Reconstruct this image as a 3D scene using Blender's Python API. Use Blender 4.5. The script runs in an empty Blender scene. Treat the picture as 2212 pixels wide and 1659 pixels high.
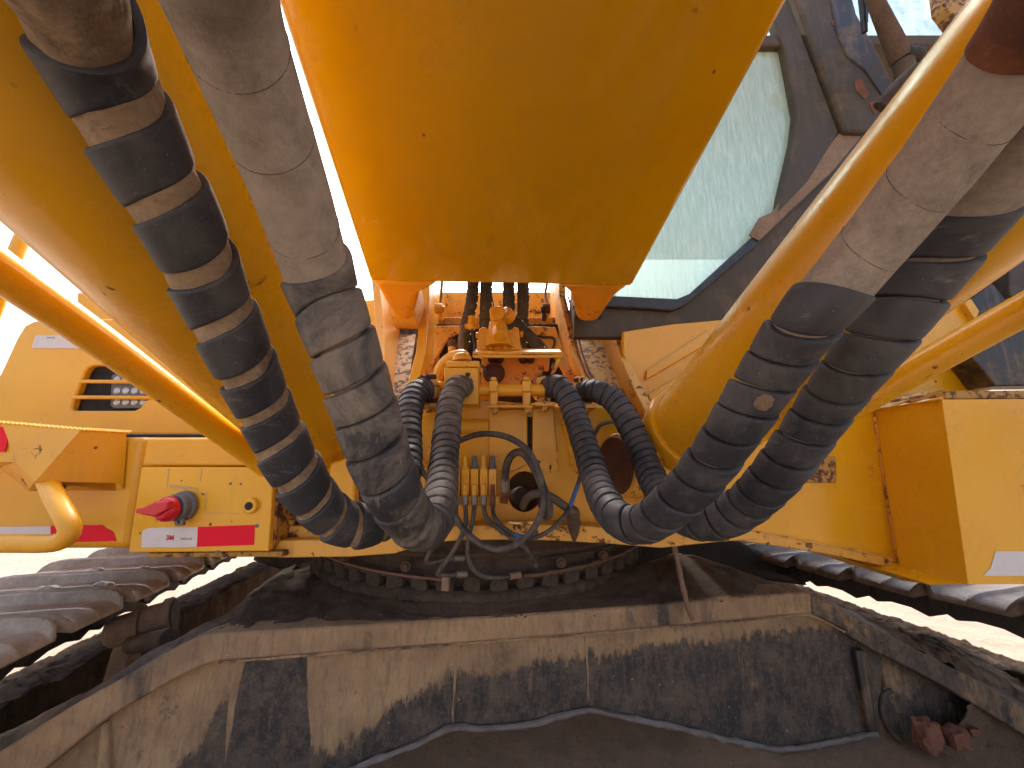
import bpy, bmesh, math, random
from mathutils import Vector as V, Matrix, noise, geometry
random.seed(7)
S = bpy.context.scene
COL = S.collection
R = math.radians

# ------------------------------------------------------------------ camera, sky, sun
F = 830.0; CX = 1106.0; CY = 829.5; PITCH = R(11); CZ = 1.5
cam = bpy.data.objects.new('camera', bpy.data.cameras.new('camera')); COL.objects.link(cam)
cam.location = (0, 0, CZ); cam.rotation_euler = (R(90) + PITCH, 0, 0)
cam.data.sensor_width = 36; cam.data.lens = 36 * F / 2212
cam.data.clip_start = 0.02; cam.data.clip_end = 3000
S.camera = cam
SUN_EL, SUN_AZ = 50, -4            # azimuth from +Y towards +X: the sun stands behind the machine, to the right
world = bpy.data.worlds.new('World'); S.world = world; world.use_nodes = True
wn = world.node_tree.nodes; wl = world.node_tree.links
sky = wn.new('ShaderNodeTexSky'); sky.sky_type = 'NISHITA'; sky.sun_disc = False
sky.sun_elevation = R(SUN_EL); sky.sun_rotation = R(SUN_AZ); sky.dust_density = 7.0; sky.ozone_density = .6; sky.air_density = 1.0
wl.new(sky.outputs[0], wn['Background'].inputs[0]); wn['Background'].inputs[1].default_value = 0.115
sd = bpy.data.lights.new('sun', 'SUN'); sun = bpy.data.objects.new('sun', sd); COL.objects.link(sun)
sd.energy = 1.5; sd.angle = R(16); sd.color = (1, .955, .88)
d = V((math.sin(R(SUN_AZ)) * math.cos(R(SUN_EL)), math.cos(R(SUN_AZ)) * math.cos(R(SUN_EL)), math.sin(R(SUN_EL))))
sun.rotation_euler = (-d).to_track_quat('-Z', 'Y').to_euler(); sun.location = d * 20
S.view_settings.view_transform = 'Standard'; S.view_settings.look = 'None'
S.view_settings.gamma = 1; S.view_settings.exposure = 2.3
S.cycles.max_bounces = 8; S.cycles.diffuse_bounces = 5; S.cycles.transparent_max_bounces = 12

# ------------------------------------------------------------------ measuring helpers (a sight line met with a real plane)
def ray(px, py):
    dx = (px - CX) / F; dz = (CY - py) / F
    return V((dx, math.cos(PITCH) - dz * math.sin(PITCH), math.sin(PITCH) + dz * math.cos(PITCH)))
O = V((0, 0, CZ))
def D(px, py, d): return O + ray(px, py) * d
def W(px, py, Y):
    r = ray(px, py); return O + r * (Y / r.y)
def Z(px, py, z):
    r = ray(px, py); return O + r * ((z - CZ) / r.z)
LA, LB = 1.18, 0.143                 # plan line of the undercarriage front: y = LA + LB x
def L(px, py, off=0.0):
    r = ray(px, py); return O + r * ((LA + off) / (r.y - LB * r.x))

# ------------------------------------------------------------------ materials
MATS = {}
class N:
    """tiny node builder"""
    def __init__(s, name):
        s.m = bpy.data.materials.new(name); s.m.use_nodes = True
        s.t = s.m.node_tree; s.b = s.t.nodes['Principled BSDF']
        s.co = s.t.nodes.new('ShaderNodeTexCoord').outputs['Object']
        MATS[name] = s.m
    def mapv(s, scale=(1, 1, 1), loc=(0, 0, 0)):
        n = s.t.nodes.new('ShaderNodeMapping'); n.inputs['Scale'].default_value = scale; n.inputs['Location'].default_value = loc
        s.t.links.new(s.co, n.inputs[0]); return n.outputs[0]
    def noise(s, scale, detail=6, rough=.6, vec=None, dist=0):
        n = s.t.nodes.new('ShaderNodeTexNoise'); n.inputs['Scale'].default_value = scale
        n.inputs['Detail'].default_value = detail; n.inputs['Roughness'].default_value = rough; n.inputs['Distortion'].default_value = dist
        s.t.links.new(vec if vec else s.co, n.inputs['Vector']); return n.outputs[0]
    def voro(s, scale, vec=None, feat='F1'):
        n = s.t.nodes.new('ShaderNodeTexVoronoi'); n.inputs['Scale'].default_value = scale; n.feature = feat
        s.t.links.new(vec if vec else s.co, n.inputs['Vector']); return n.outputs[0]
    def ramp(s, fac, a, b, lo=0., hi=1.):
        n = s.t.nodes.new('ShaderNodeMapRange'); n.inputs[1].default_value = a; n.inputs[2].default_value = b
        n.inputs[3].default_value = lo; n.inputs[4].default_value = hi
        s.t.links.new(fac, n.inputs[0]); return n.outputs[0]
    def math(s, op, a, b):
        n = s.t.nodes.new('ShaderNodeMath'); n.operation = op
        for i, x in enumerate((a, b)):
            if isinstance(x, (int, float)): n.inputs[i].default_value = x
            else: s.t.links.new(x, n.inputs[i])
        return n.outputs[0]
    def mix(s, fac, a, b):
        n = s.t.nodes.new('ShaderNodeMix'); n.data_type = 'RGBA'
        if isinstance(fac, (int, float)): n.inputs[0].default_value = fac
        else: s.t.links.new(fac, n.inputs[0])
        for i, x in ((6, a), (7, b)):
            if isinstance(x, tuple): n.inputs[i].default_value = (*x, 1)
            else: s.t.links.new(x, n.inputs[i])
        return n.outputs[2]
    def set(s, key, x):
        if isinstance(x, tuple): s.b.inputs[key].default_value = (*x, 1) if len(x) == 3 else x
        elif isinstance(x, (int, float)): s.b.inputs[key].default_value = x
        else: s.t.links.new(x, s.b.inputs[key])
    def bump(s, h, strength=.3, dist=.002):
        n = s.t.nodes.new('ShaderNodeBump'); n.inputs['Strength'].default_value = strength; n.inputs['Distance'].default_value = dist
        s.t.links.new(h, n.inputs['Height'])
        if s.b.inputs['Normal'].links: s.t.links.new(s.b.inputs['Normal'].links[0].from_socket, n.inputs['Normal'])
        s.t.links.new(n.outputs[0], s.b.inputs['Normal'])

def paint(name, base, rust=.0, dust=.15, rough=.32, chips=.02, streak=.1, coat=0):
    n = N(name)
    big = n.noise(1.7, 3); fine = n.noise(60, 4, .7)
    dk = tuple(c * f for c, f in zip(base, (.84, .76, .6)))
    c = n.mix(n.ramp(big, .3, .7), base, dk)
    # dust film and run-down streaks
    st = n.noise(9, 5, .65, n.mapv((4, 4, .35)))
    c = n.mix(n.math('MULTIPLY', n.ramp(st, .52, .78), streak), c, (.36, .2, .09))
    du = n.noise(5, 8, .7)
    c = n.mix(n.math('MULTIPLY', n.ramp(du, .5, .72), dust), c, (.50, .31, .13))
    # rust bloom, spots and chips
    ru = n.noise(14 + rust * 34, 9, .72, dist=.4); mask = n.noise(3.1 + rust * 5, 3)
    rf = n.math('MULTIPLY', n.ramp(ru, .62 - rust * .28, .66 - rust * .26), n.ramp(mask, .55 - rust * .5, .6 - rust * .4))
    sp = n.voro(21 + rust * 30, None); sm = n.noise(7, 2)
    sf = n.math('MULTIPLY', n.ramp(sp, .10 + chips, .07 + chips * .8), n.ramp(sm, .6 - chips * 2.2, .62 - chips * 2))
    rc = n.mix(n.ramp(fine, .35, .65), (.16, .045, .015), (.055, .02, .012))
    allr = n.math('MAXIMUM', rf, sf)
    c = n.mix(allr, c, rc)
    n.set('Base Color', c)
    n.set('Roughness', n.mix(n.math('MAXIMUM', allr, n.ramp(du, .5, .75, 0, .6)), (rough,) * 3, (.75,) * 3))
    n.set('Specular IOR Level', .5)
    n.bump(n.noise(90, 3, .5), .12, .0015); n.bump(n.noise(7, 2), .12, .01); n.bump(allr, -.4, .0008)
    return n.m

YB = (.77, .385, .006)
paint('yellow_clean', YB, 0, .07, .24, .006, .08)
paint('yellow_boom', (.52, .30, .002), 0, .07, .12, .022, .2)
paint('yellow_used', (.78, .385, .010), .05, .2, .36, .012, .25)
paint('yellow_rusty', (.72, .37, .05), .27, .4, .5, .035, .5)
paint('yellow_flaky', (.46, .25, .03), .46, .15, .55, .06, .7)
paint('yellow_pale', (.80, .41, .018), .01, .14, .32, .01, .08)
paint('grey_cab', (.078, .066, .054), .0, .2, .62, .01, .15)
MATS['grey_cab'].node_tree.nodes['Principled BSDF'].inputs['Specular IOR Level'].default_value = .25
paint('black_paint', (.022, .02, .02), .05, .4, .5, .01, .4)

n = N('rubber_guard')
du = n.noise(9, 8, .75, dist=.6); f2 = n.noise(120, 6, .7); sc = n.noise(26, 6, .7, n.mapv((1, 1, 5)))
c = n.mix(n.ramp(n.noise(4, 3), .35, .65), (.019, .021, .025), (.040, .041, .045))
c = n.mix(n.ramp(du, .47, .70, 0, .5), c, (.17, .15, .13))
c = n.mix(n.ramp(n.noise(70, 8, .8, n.mapv((1, 3, 3))), .58, .68, 0, .5), c, (.17, .15, .13))
c = n.mix(n.ramp(sc, .60, .70, 0, .5), c, (.2, .17, .14))
c = n.mix(n.ramp(n.noise(190, 5, .8), .64, .70, 0, .6), c, (.30, .25, .2))
n.set('Base Color', c); n.set('Roughness', n.ramp(du, .4, .7, .55, .85)); n.bump(f2, .35, .0008); n.bump(du, .3, .002)

n = N('rubber_muddy')
du = n.noise(6, 9, .78, dist=.8); f2 = n.noise(120, 6, .7); sc = n.noise(20, 7, .75, n.mapv((5, 1, 1)))
c = n.mix(n.ramp(du, .44, .62, 0, .85), (.028, .029, .032), (.24, .195, .15))
c = n.mix(n.ramp(sc, .56, .66, 0, .55), c, (.24, .18, .125))
n.set('Base Color', c); n.set('Roughness', n.ramp(du, .4, .6, .5, .9)); n.bump(f2, .4, .001); n.bump(du, .5, .003)

n = N('rubber_thin')
du = n.noise(22, 8, .75)
n.set('Base Color', n.mix(n.ramp(du, .4, .7, 0, .7), (.028, .027, .027), (.2, .165, .125))); n.set('Roughness', .6); n.bump(n.noise(200, 4), .3, .0006)

n = N('blue_sleeve'); n.set('Base Color', n.mix(n.ramp(n.noise(40, 5), .4, .7, 0, .6), (.02, .13, .38), (.12, .12, .12))); n.set('Roughness', .5)

def cloth(name, a, b, wr):
    n = N(name)
    w = n.noise(420, 3, .6); big = n.noise(6, 6, .7, dist=1.2)
    n.set('Base Color', n.mix(n.ramp(n.noise(55, 7, .8), .35, .68), n.mix(n.ramp(big, .35, .65), a, b), tuple(x * 1.35 for x in a)))
    n.set('Roughness', .92); n.set('Specular IOR Level', .15)
    n.bump(w, .5, .0008); n.bump(n.noise(9, 4, .6, n.mapv((1, 1, 2.2)), dist=1.5), wr, .006)
cloth('sleeve_cloth', (.27, .225, .175), (.19, .155, .12), .10)
cloth('sleeve_crumpled', (.27, .195, .12), (.13, .09, .055), 1.0)
n = N('seam_thread'); n.set('Base Color', (.10, .075, .055)); n.set('Roughness', .95)

def earth(name, a, b, c3, scale, rough, bstr, bdist, wet=0):
    n = N(name)
    n1 = n.noise(scale, 10, .75); n2 = n.noise(scale * 9, 8, .8); n3 = n.noise(scale * .28, 4, .6)
    c = n.mix(n.ramp(n1, .36, .64), a, b); c = n.mix(n.ramp(n2, .52, .72, 0, .7), c, c3)
    n.set('Base Color', c)
    n.set('Roughness', n.ramp(n3, .42, .6, rough - wet, rough)); n.set('Specular IOR Level', .5)
    n.bump(n1, bstr, bdist * 3); n.bump(n2, bstr, bdist); n.bump(n.noise(scale * 40, 3, .6), bstr * .6, bdist * .25)
earth('mud_dark', (.15, .088, .052), (.08, .046, .028), (.24, .15, .09), 13, .8, 1, .008, .42)
earth('mud_floor', (.24, .145, .085), (.15, .09, .055), (.32, .21, .13), 9, .9, .8, .004)
earth('shoe_dark', (.20, .14, .095), (.09, .06, .04), (.30, .22, .16), 7, .55, .8, .004, .25)
earth('mud_fill', (.38, .26, .165), (.22, .145, .09), (.48, .36, .25), 15, .95, 1, .006)
earth('mud_ring', (.125, .08, .05), (.055, .036, .024), (.2, .135, .09), 17, .95, 1, .006)
earth('mud_heap', (.095, .058, .035), (.045, .028, .018), (.17, .11, .068), 16, .95, 1, .008)
n_ = MATS['mud_heap'].node_tree.nodes['Principled BSDF']; n_.inputs['Specular IOR Level'].default_value = .15
earth('mud_brown', (.15, .088, .05), (.085, .05, .03), (.25, .155, .095), 11, .92, .8, .005)
earth('mud_tan', (.30, .195, .12), (.2, .125, .075), (.42, .3, .2), 9, .92, .8, .005)
earth('clay_red', (.23, .09, .05), (.16, .06, .036), (.3, .15, .09), 10, .92, .8, .004)
earth('sand', (.36, .27, .205), (.24, .175, .13), (.46, .36, .28), 2.2, .95, .8, .03)
earth('shoe_steel', (.50, .385, .27), (.28, .195, .125), (.62, .51, .38), 7, .42, .7, .004, .2)
earth('chain_steel', (.035, .024, .017), (.02, .014, .011), (.08, .05, .03), 9, .7, .7, .004, .25)
earth('rust_disc', (.10, .032, .014), (.06, .02, .01), (.15, .055, .025), 14, .8, .5, .002)
earth('rust_orange', (.26, .09, .035), (.10, .04, .022), (.36, .15, .07), 16, .85, .7, .003)
earth('wood', (.3, .2, .12), (.2, .13, .08), (.36, .26, .17), 20, .9, .5, .002)

# undercarriage front plates: black paint under patches of dried tan mud with run marks
def carb(name, lo, hi, zsh, shaped=False):
    n = N(name)
    warp = n.noise(2.2, 8, .72, n.mapv((1, 1, .8), (3, 0, zsh)), dist=.5)
    run = n.noise(11, 9, .75, n.mapv((3.2, 3.2, .5)), dist=.3)
    k = n.math('ADD', n.math('MULTIPLY', warp, .72), n.math('MULTIPLY', run, .28))
    tan = n.mix(n.ramp(n.noise(5, 7, .7), .35, .65), (.40, .255, .13), (.22, .135, .072))
    dark = n.mix(n.ramp(n.noise(14, 8, .8), .45, .65), (.020, .018, .017), (.105, .075, .05))
    m = n.ramp(k, lo, hi)
    if shaped:      # tide line of the dried mud: height at which the tan crust ends along the plate
        sep = n.t.nodes.new('ShaderNodeSeparateXYZ'); n.t.links.new(n.co, sep.inputs[0])
        cr = n.t.nodes.new('ShaderNodeValToRGB'); n.t.links.new(n.ramp(sep.outputs[0], -1.4, 1.4), cr.inputs[0])
        prof = [(100, 1990), (300, 1800), (480, 1700), (505, 1480), (530, 1400), (660, 1380), (672, 1640), (760, 1600), (880, 1520), (960, 1462), (1100, 1440), (1200, 1425), (1270, 1470), (1330, 1440), (1460, 1430), (1560, 1440), (1610, 1400), (1650, 1345), (1720, 1340), (1745, 1400), (1775, 1350), (1860, 1340)]
        el = cr.color_ramp.elements
        for i, (px, py) in enumerate(prof):
            p = L(px, py, .035); e = el[i] if i < 2 else el.new(.5); e.position = (p.x + 1.4) / 2.8; g_ = min(1, max(0, (p.z - .4) / .8)); e.color = (g_, g_, g_, 1)
        th = n.math('ADD', n.math('MULTIPLY', cr.outputs[0], .8), -.6)        # plate origin stands at z = 1.0
        w1 = n.math('MULTIPLY', n.math('SUBTRACT', n.noise(5, 9, .75), .5), .16)
        w2 = n.math('MULTIPLY', n.math('SUBTRACT', n.noise(30, 7, .75, n.mapv((1.6, 1.6, .4))), .5), .12)
        h = n.math('ADD', n.math('SUBTRACT', sep.outputs[2], th), n.math('ADD', w1, w2))
        m = n.math('MAXIMUM', n.ramp(h, -.006, .012), n.math('MULTIPLY', n.ramp(k, .56, .62), .55))
        m = n.math('SUBTRACT', m, n.math('MULTIPLY', n.ramp(n.noise(17, 8, .8), .58, .63), .5))
    c = n.mix(m, dark, tan)
    c = n.mix(n.math('MULTIPLY', n.ramp(n.noise(26, 9, .8, n.mapv((2, 2, .4))), .48, .62), .5), c, (.115, .078, .05))
    c = n.mix(n.math('MULTIPLY', n.ramp(n.noise(70, 8, .8), .52, .66), .38), c, (.24, .155, .085))
    c = n.mix(n.math('MULTIPLY', n.ramp(n.voro(26), .09, .05, 0, .7), n.ramp(n.noise(6, 3), .5, .6)), c, (.40, .27, .10))
    n.set('Base Color', c); n.set('Roughness', n.ramp(m, 0, 1, .6, .93))
    n.bump(m, .5, .003); n.bump(n.noise(70, 8, .8), .6, .003); n.bump(run, .4, .004)
carb('carbody_mix', .46, .53, 1.3, True)
carb('carbody_tan', .36, .45, 5.1)

carb('carbody_worn', .42, .50, 5.1); carb('carbody_scuffed', .47, .55, 5.1); carb('steel_grimy', .52, .60, 5.1)
n = N('glass_dusty')      # green tinted pane with a film of dried dust
t = n.t; out = t.nodes['Material Output']
tr = t.nodes.new('ShaderNodeBsdfTransparent'); tr.inputs[0].default_value = (.78, .92, .88, 1)
gl = t.nodes.new('ShaderNodeBsdfGlossy'); gl.inputs['Roughness'].default_value = .04
tl = t.nodes.new('ShaderNodeBsdfTranslucent'); df = t.nodes.new('ShaderNodeBsdfDiffuse')
dust = n.noise(60, 9, .8, n.mapv((1.6, 1.6, .16)))
dc = n.mix(n.ramp(dust, .4, .62), (.50, .67, .62), (.74, .87, .82))
t.links.new(dc, tl.inputs[0]); t.links.new(dc, df.inputs[0])
def mixs(f, a, b):
    m = t.nodes.new('ShaderNodeMixShader')
    if isinstance(f, float): m.inputs[0].default_value = f
    else: t.links.new(f, m.inputs[0])
    t.links.new(a.outputs[0], m.inputs[1]); t.links.new(b.outputs[0], m.inputs[2]); return m
film = mixs(.5, tl, df); base = mixs(n.ramp(dust, .3, .7, .6, .75), tr, film); fin = mixs(.08, base, gl)
t.links.new(fin.outputs[0], out.inputs[0])

n = N('glass_wet')
t = n.t; out = t.nodes['Material Output']
tr = t.nodes.new('ShaderNodeBsdfTransparent'); tr.inputs[0].default_value = (.62, .74, .84, 1)
gl = t.nodes.new('ShaderNodeBsdfGlossy'); gl.inputs['Roughness'].default_value = .1
df = t.nodes.new('ShaderNodeBsdfTranslucent'); t.links.new(n.mix(n.ramp(n.noise(9, 6, .7), .4, .6), (.26, .32, .38), (.5, .6, .7)), df.inputs[0])
bp = t.nodes.new('ShaderNodeBump'); bp.inputs['Strength'].default_value = 1; bp.inputs['Distance'].default_value = .01
t.links.new(n.voro(46), bp.inputs['Height']); t.links.new(bp.outputs[0], gl.inputs['Normal'])
fin = mixs(.22, mixs(.55, tr, df), gl); t.links.new(fin.outputs[0], out.inputs[0])

def plain(name, col, rough=.5, metal=0, spec=.5, var=.25, bump=.2):
    n = N(name)
    n.set('Base Color', n.mix(n.ramp(n.noise(30, 7, .75), .4, .7, 0, var), col, tuple(.5 * c + .12 for c in col)))
    n.set('Roughness', rough); n.set('Metallic', metal); n.set('Specular IOR Level', spec); n.bump(n.noise(80, 5, .7), bump, .001)
plain('tape_red', (.72, .002, .022), .5, var=.0, spec=.2)
plain('tape_white', (.62, .56, .52), .45, var=.3)
plain('ink_red', (.6, .02, .04), .5); plain('ink_grey', (.25, .24, .24), .5)
plain('red_plastic', (.55, .008, .02), .3, var=.04); plain('grey_plastic', (.10, .10, .11), .45, var=.4)
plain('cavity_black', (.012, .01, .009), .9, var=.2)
plain('crimp_steel', (.20, .17, .13), .5, .3, var=.5); plain('rubber_black', (.015, .015, .016), .5, var=.3)
plain('lamp_lens', (.5, .5, .5), .15, .3); plain('weld_grey', (.13, .10, .08), .7, var=.6, bump=1)
plain('leaf_dry', (.33, .24, .17), .8, var=.5, bump=1); plain('bark', (.17, .09, .05), .9, var=.6, bump=1)
plain('residue', (.52, .33, .14), .7, var=.6); plain('ring_paint', (.085, .062, .048), .7, var=.6, bump=.8); plain('line_red', (.16, .05, .03), .7, var=.6)
M = MATS

# ------------------------------------------------------------------ object helpers
WLOC = {}
def empty(name, loc, label=None, cat=None, group=None, parent=None):
    o = bpy.data.objects.new(name, None); COL.objects.link(o); o.empty_display_size = .1
    loc = V(loc); WLOC[o.name] = loc
    o.location = loc - (WLOC[parent.name] if parent else V((0, 0, 0)))
    if parent: o.parent = parent
    tagp(o, label, cat, group); return o
def tagp(o, label=None, cat=None, group=None, kind=None):
    if label: o['label'] = label
    if cat: o['category'] = cat
    if group: o['group'] = group
    if kind: o['kind'] = kind
    return o
def mk(name, bm, mat, parent=None, label=None, bevel=0, smooth=35, seg=2, origin=None):
    c = V((0, 0, 0))
    if origin is not None: c = V(origin)
    else:
        for v in bm.verts: c += v.co
        c /= max(1, len(bm.verts))
    for v in bm.verts: v.co -= c
    bmesh.ops.recalc_face_normals(bm, faces=bm.faces)
    for f in bm.faces: f.smooth = True
    lim = R(smooth)
    for e in bm.edges:
        if len(e.link_faces) != 2 or e.calc_face_angle(0) > lim: e.smooth = False
    me = bpy.data.meshes.new(name); bm.to_mesh(me); bm.free()
    for x in (mat if isinstance(mat, (list, tuple)) else [mat]): me.materials.append(M[x])
    o = bpy.data.objects.new(name, me); COL.objects.link(o)
    WLOC[o.name] = c
    o.location = c - (WLOC[parent.name] if parent else V((0, 0, 0)))
    if parent: o.parent = parent
    if bevel:
        b = o.modifiers.new('bevel', 'BEVEL'); b.width = bevel; b.segments = seg; b.limit_method = 'ANGLE'; b.angle_limit = R(40)
        b.harden_normals = False
    if label: o['label'] = label
    return o

def B(): return bmesh.new()
def a_box(bm, c, s, rot=None):
    c = V(c); vs = []
    for x in (-1, 1):
        for y in (-1, 1):
            for z in (-1, 1):
                p = V((x * s[0] / 2, y * s[1] / 2, z * s[2] / 2))
                if rot: p = rot @ p
                vs.append(bm.verts.new(c + p))
    for f in ((0, 1, 3, 2), (4, 6, 7, 5), (0, 4, 5, 1), (2, 3, 7, 6), (0, 2, 6, 4), (1, 5, 7, 3)): bm.faces.new([vs[i] for i in f])
    return bm
def a_slab(bm, pts, ext, holes=()):
    """polygon (optionally with holes) extruded along ext"""
    ext = V(ext); loops = [list(map(V, pts))] + [list(map(V, h)) for h in holes]
    tri = geometry.tessellate_polygon(loops); flat = [p for l in loops for p in l]
    f = [bm.verts.new(p) for p in flat]; b = [bm.verts.new(p + ext) for p in flat]
    if holes:
        for t in tri:
            bm.faces.new([f[i] for i in t]); bm.faces.new([b[i] for i in reversed(t)])
    else:
        bm.faces.new(f); bm.faces.new(list(reversed(b)))
    k = 0
    for l in loops:
        n = len(l)
        for i in range(n):
            j = (i + 1) % n; bm.faces.new([f[k + i], b[k + i], b[k + j], f[k + j]])
        k += n
    return bm
def perp(t):
    a = V((0, 0, 1)) if abs(t.z) < .9 else V((1, 0, 0))
    e = t.cross(a).normalized(); return e, t.cross(e).normalized()
def a_cyl(bm, p, q, r, r2=None, seg=24, rings=None):
    """cylinder / cone; rings = list of (t, radius) for a lathe between p and q"""
    p = V(p); q = V(q); t = (q - p).normalized(); e1, e2 = perp(t)
    rings = rings or [(0, r), (1, r if r2 is None else r2)]
    L_ = []
    for u, rr in rings:
        c = p.lerp(q, u)
        L_.append([bm.verts.new(c + (e1 * math.cos(2 * math.pi * i / seg) + e2 * math.sin(2 * math.pi * i / seg)) * rr) for i in range(seg)])
    for a, b in zip(L_, L_[1:]):
        for i in range(seg): bm.faces.new([a[i], a[(i + 1) % seg], b[(i + 1) % seg], b[i]])
    bm.faces.new(L_[0]); bm.faces.new(list(reversed(L_[-1])))
    return bm
def spline(P, n=12):
    P = [V(p) for p in P]; Q = [P[0] * 2 - P[1]] + P + [P[-1] * 2 - P[-2]]; out = []
    for i in range(1, len(Q) - 2):
        a, b, c, d_ = Q[i - 1:i + 3]
        for k in range(n):
            t = k / n
            out.append(.5 * ((2 * b) + (c - a) * t + (2 * a - 5 * b + 4 * c - d_) * t * t + (3 * b - a - 3 * c + d_) * t ** 3))
    out.append(P[-1]); return out
class Path:
    def __init__(s, P, n=14, step=.004):
        pts = spline(P, n); ln = [0]
        for a, b in zip(pts, pts[1:]): ln.append(ln[-1] + (b - a).length)
        s.len = ln[-1]; s.n = max(8, int(s.len / step)); s.p = []; j = 0
        for i in range(s.n + 1):
            x = s.len * i / s.n
            while j < len(ln) - 2 and ln[j + 1] < x: j += 1
            u = (x - ln[j]) / max(1e-9, ln[j + 1] - ln[j]); s.p.append(pts[j].lerp(pts[j + 1], u))
        for _ in range(3):
            s.p = [s.p[0]] + [(a + b * 2 + c) / 4 for a, b, c in zip(s.p, s.p[1:], s.p[2:])] + [s.p[-1]]
        s.t = [(s.p[min(i + 1, s.n)] - s.p[max(i - 1, 0)]).normalized() for i in range(s.n + 1)]
        e = perp(s.t[0])[0]; s.e = []
        for t in s.t:
            e = (e - t * e.dot(t)).normalized(); s.e.append(e)
    def at(s, x):
        u = min(max(x / s.len, 0), 1) * s.n; i = min(int(u), s.n - 1); f = u - i
        p = s.p[i].lerp(s.p[i + 1], f); t = s.t[i].lerp(s.t[i + 1], f).normalized(); e = s.e[i].lerp(s.e[i + 1], f)
        e = (e - t * e.dot(t)).normalized(); return p, t, e, t.cross(e)
def a_tube(bm, path, r, x0=0, x1=None, seg=20, step=.012, wob=0, cap=True, seed=0):
    x1 = path.len if x1 is None else x1; n = max(2, int((x1 - x0) / step)); prev = None; first = None
    for i in range(n + 1):
        x = x0 + (x1 - x0) * i / n; p, t, e, g = path.at(x)
        rr = r(x) if callable(r) else r; ring = []
        for k in range(seg):
            a = 2 * math.pi * k / seg; dr = e * math.cos(a) + g * math.sin(a)
            w = wob * noise.noise(V((x * 28 + seed, math.cos(a) * 1.6, math.sin(a) * 1.6))) if wob else 0
            ring.append(bm.verts.new(p + dr * (rr + w)))
        if prev:
            for k in range(seg): bm.faces.new([prev[k], prev[(k + 1) % seg], ring[(k + 1) % seg], ring[k]])
        else: first = ring
        prev = ring
    if cap: bm.faces.new(first); bm.faces.new(list(reversed(prev)))
    return bm
def a_spiral(bm, path, ri, ro, x0, x1, pitch, fill, seg=30, seed=0, phase=0):
    """a flat band wound round the path; pitch(x), fill(x) = band share of the pitch"""
    prof = [(-.5, 0), (-.5, .72), (-.475, .94), (-.42, 1), (-.2, 1.02), (.15, 1.02), (.42, 1), (.475, .94), (.5, .72), (.5, 0)]
    x = x0; th = phase; prev = None; rnd = random.Random(seed); j0 = rnd.uniform(-1, 1); j1 = j0; turn = 0; first = None
    while x < x1:
        pt = pitch(x); fl = fill(x); ring = []
        tt = (th - phase) / (2 * math.pi)
        if int(tt) != turn: turn = int(tt); j0 = j1; j1 = rnd.uniform(-1, 1)
        jj = j0 + (j1 - j0) * (tt - int(tt))
        for v, h in prof:
            xx = x + v * pt * fl + jj * pt * .012
            p, t, e, g = path.at(xx); dr = e * math.cos(th) + g * math.sin(th)
            ring.append(bm.verts.new(p + dr * (ri + (ro - ri) * h + jj * .0012 - v * .0022)))
        if prev:
            for k in range(len(prof)): bm.faces.new([prev[k], prev[(k + 1) % len(prof)], ring[(k + 1) % len(prof)], ring[k]])
        else: first = ring
        prev = ring; x += pt / seg; th += 2 * math.pi / seg
    bm.faces.new(first); bm.faces.new(list(reversed(prev)))
    return bm
def solve(pts, dia):
    """centre line from sightings (px, py, apparent width): distance follows from the real diameter"""
    out = []
    for i, (x, y, w) in enumerate(pts):
        a = pts[max(0, i - 1)]; b = pts[min(len(pts) - 1, i + 1)]
        tx, ty = b[0] - a[0], b[1] - a[1]; l = math.hypot(tx, ty); nx, ny = -ty / l * w / 2, tx / l * w / 2
        r1 = ray(x + nx, y + ny); r2 = ray(x - nx, y - ny); ang = r1.angle(r2)
        out.append(O + ray(x, y).normalized() * (dia / 2 / math.sin(ang / 2)))
    return out
def near_x(path, px, py):
    """arc length of the path point seen closest to a sighting"""
    best = None
    for i, p in enumerate(path.p):
        q = p - O; dd = q.y * math.cos(PITCH) + q.z * math.sin(PITCH)
        if dd < .02: continue
        up = -q.y * math.sin(PITCH) + q.z * math.cos(PITCH)
        e = (CX + F * q.x / dd - px) ** 2 + (CY - F * up / dd - py) ** 2
        if best is None or e < best[0]: best = (e, i)
    return path.len * best[1] / path.n
def rough_up(bm, amp, freq, seed=0, axis=None):
    for v in bm.verts:
        p = v.co * freq + V((seed, seed * .7, 0))
        if axis: v.co += V(axis) * amp * noise.fractal(p, 1, 2, 5)
        else: v.co += noise.noise_vector(p) * amp + noise.noise_vector(p * 2.7) * amp * .4

# ------------------------------------------------------------------ ground
def hgt(x, y):
    r = math.hypot(x, y - 1)
    h = .035 * noise.fractal(V((x * .9, y * .9, 0)), 1, 2, 4) + .012 * math.sin(x * 9 + 2 * noise.noise(V((x, y * .3, 3))))
    return h * min(1, r / 2) + (.5 * noise.noise(V((x * .05, y * .05, 9))) * min(1, max(0, (r - 12) / 20)))
bm = B(); gx = [-600, -250, -110, -50, -25] + [-14 + .35 * i for i in range(81)] + [25, 50, 110, 250, 600]
gy = [-600, -200, -60, -25] + [-10 + .4 * i for i in range(76)] + [32, 60, 120, 260, 600, 1200]
G = [[bm.verts.new((x, y, hgt(x, y) if abs(x) < 60 and -30 < y < 70 else 0)) for y in gy] for x in gx]
for i in range(len(gx) - 1):
    for j in range(len(gy) - 1): bm.faces.new([G[i][j], G[i + 1][j], G[i + 1][j + 1], G[i][j + 1]])
g = mk('ground', bm, 'sand', smooth=180, origin=(0, 0, 0)); tagp(g, kind='structure')

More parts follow.
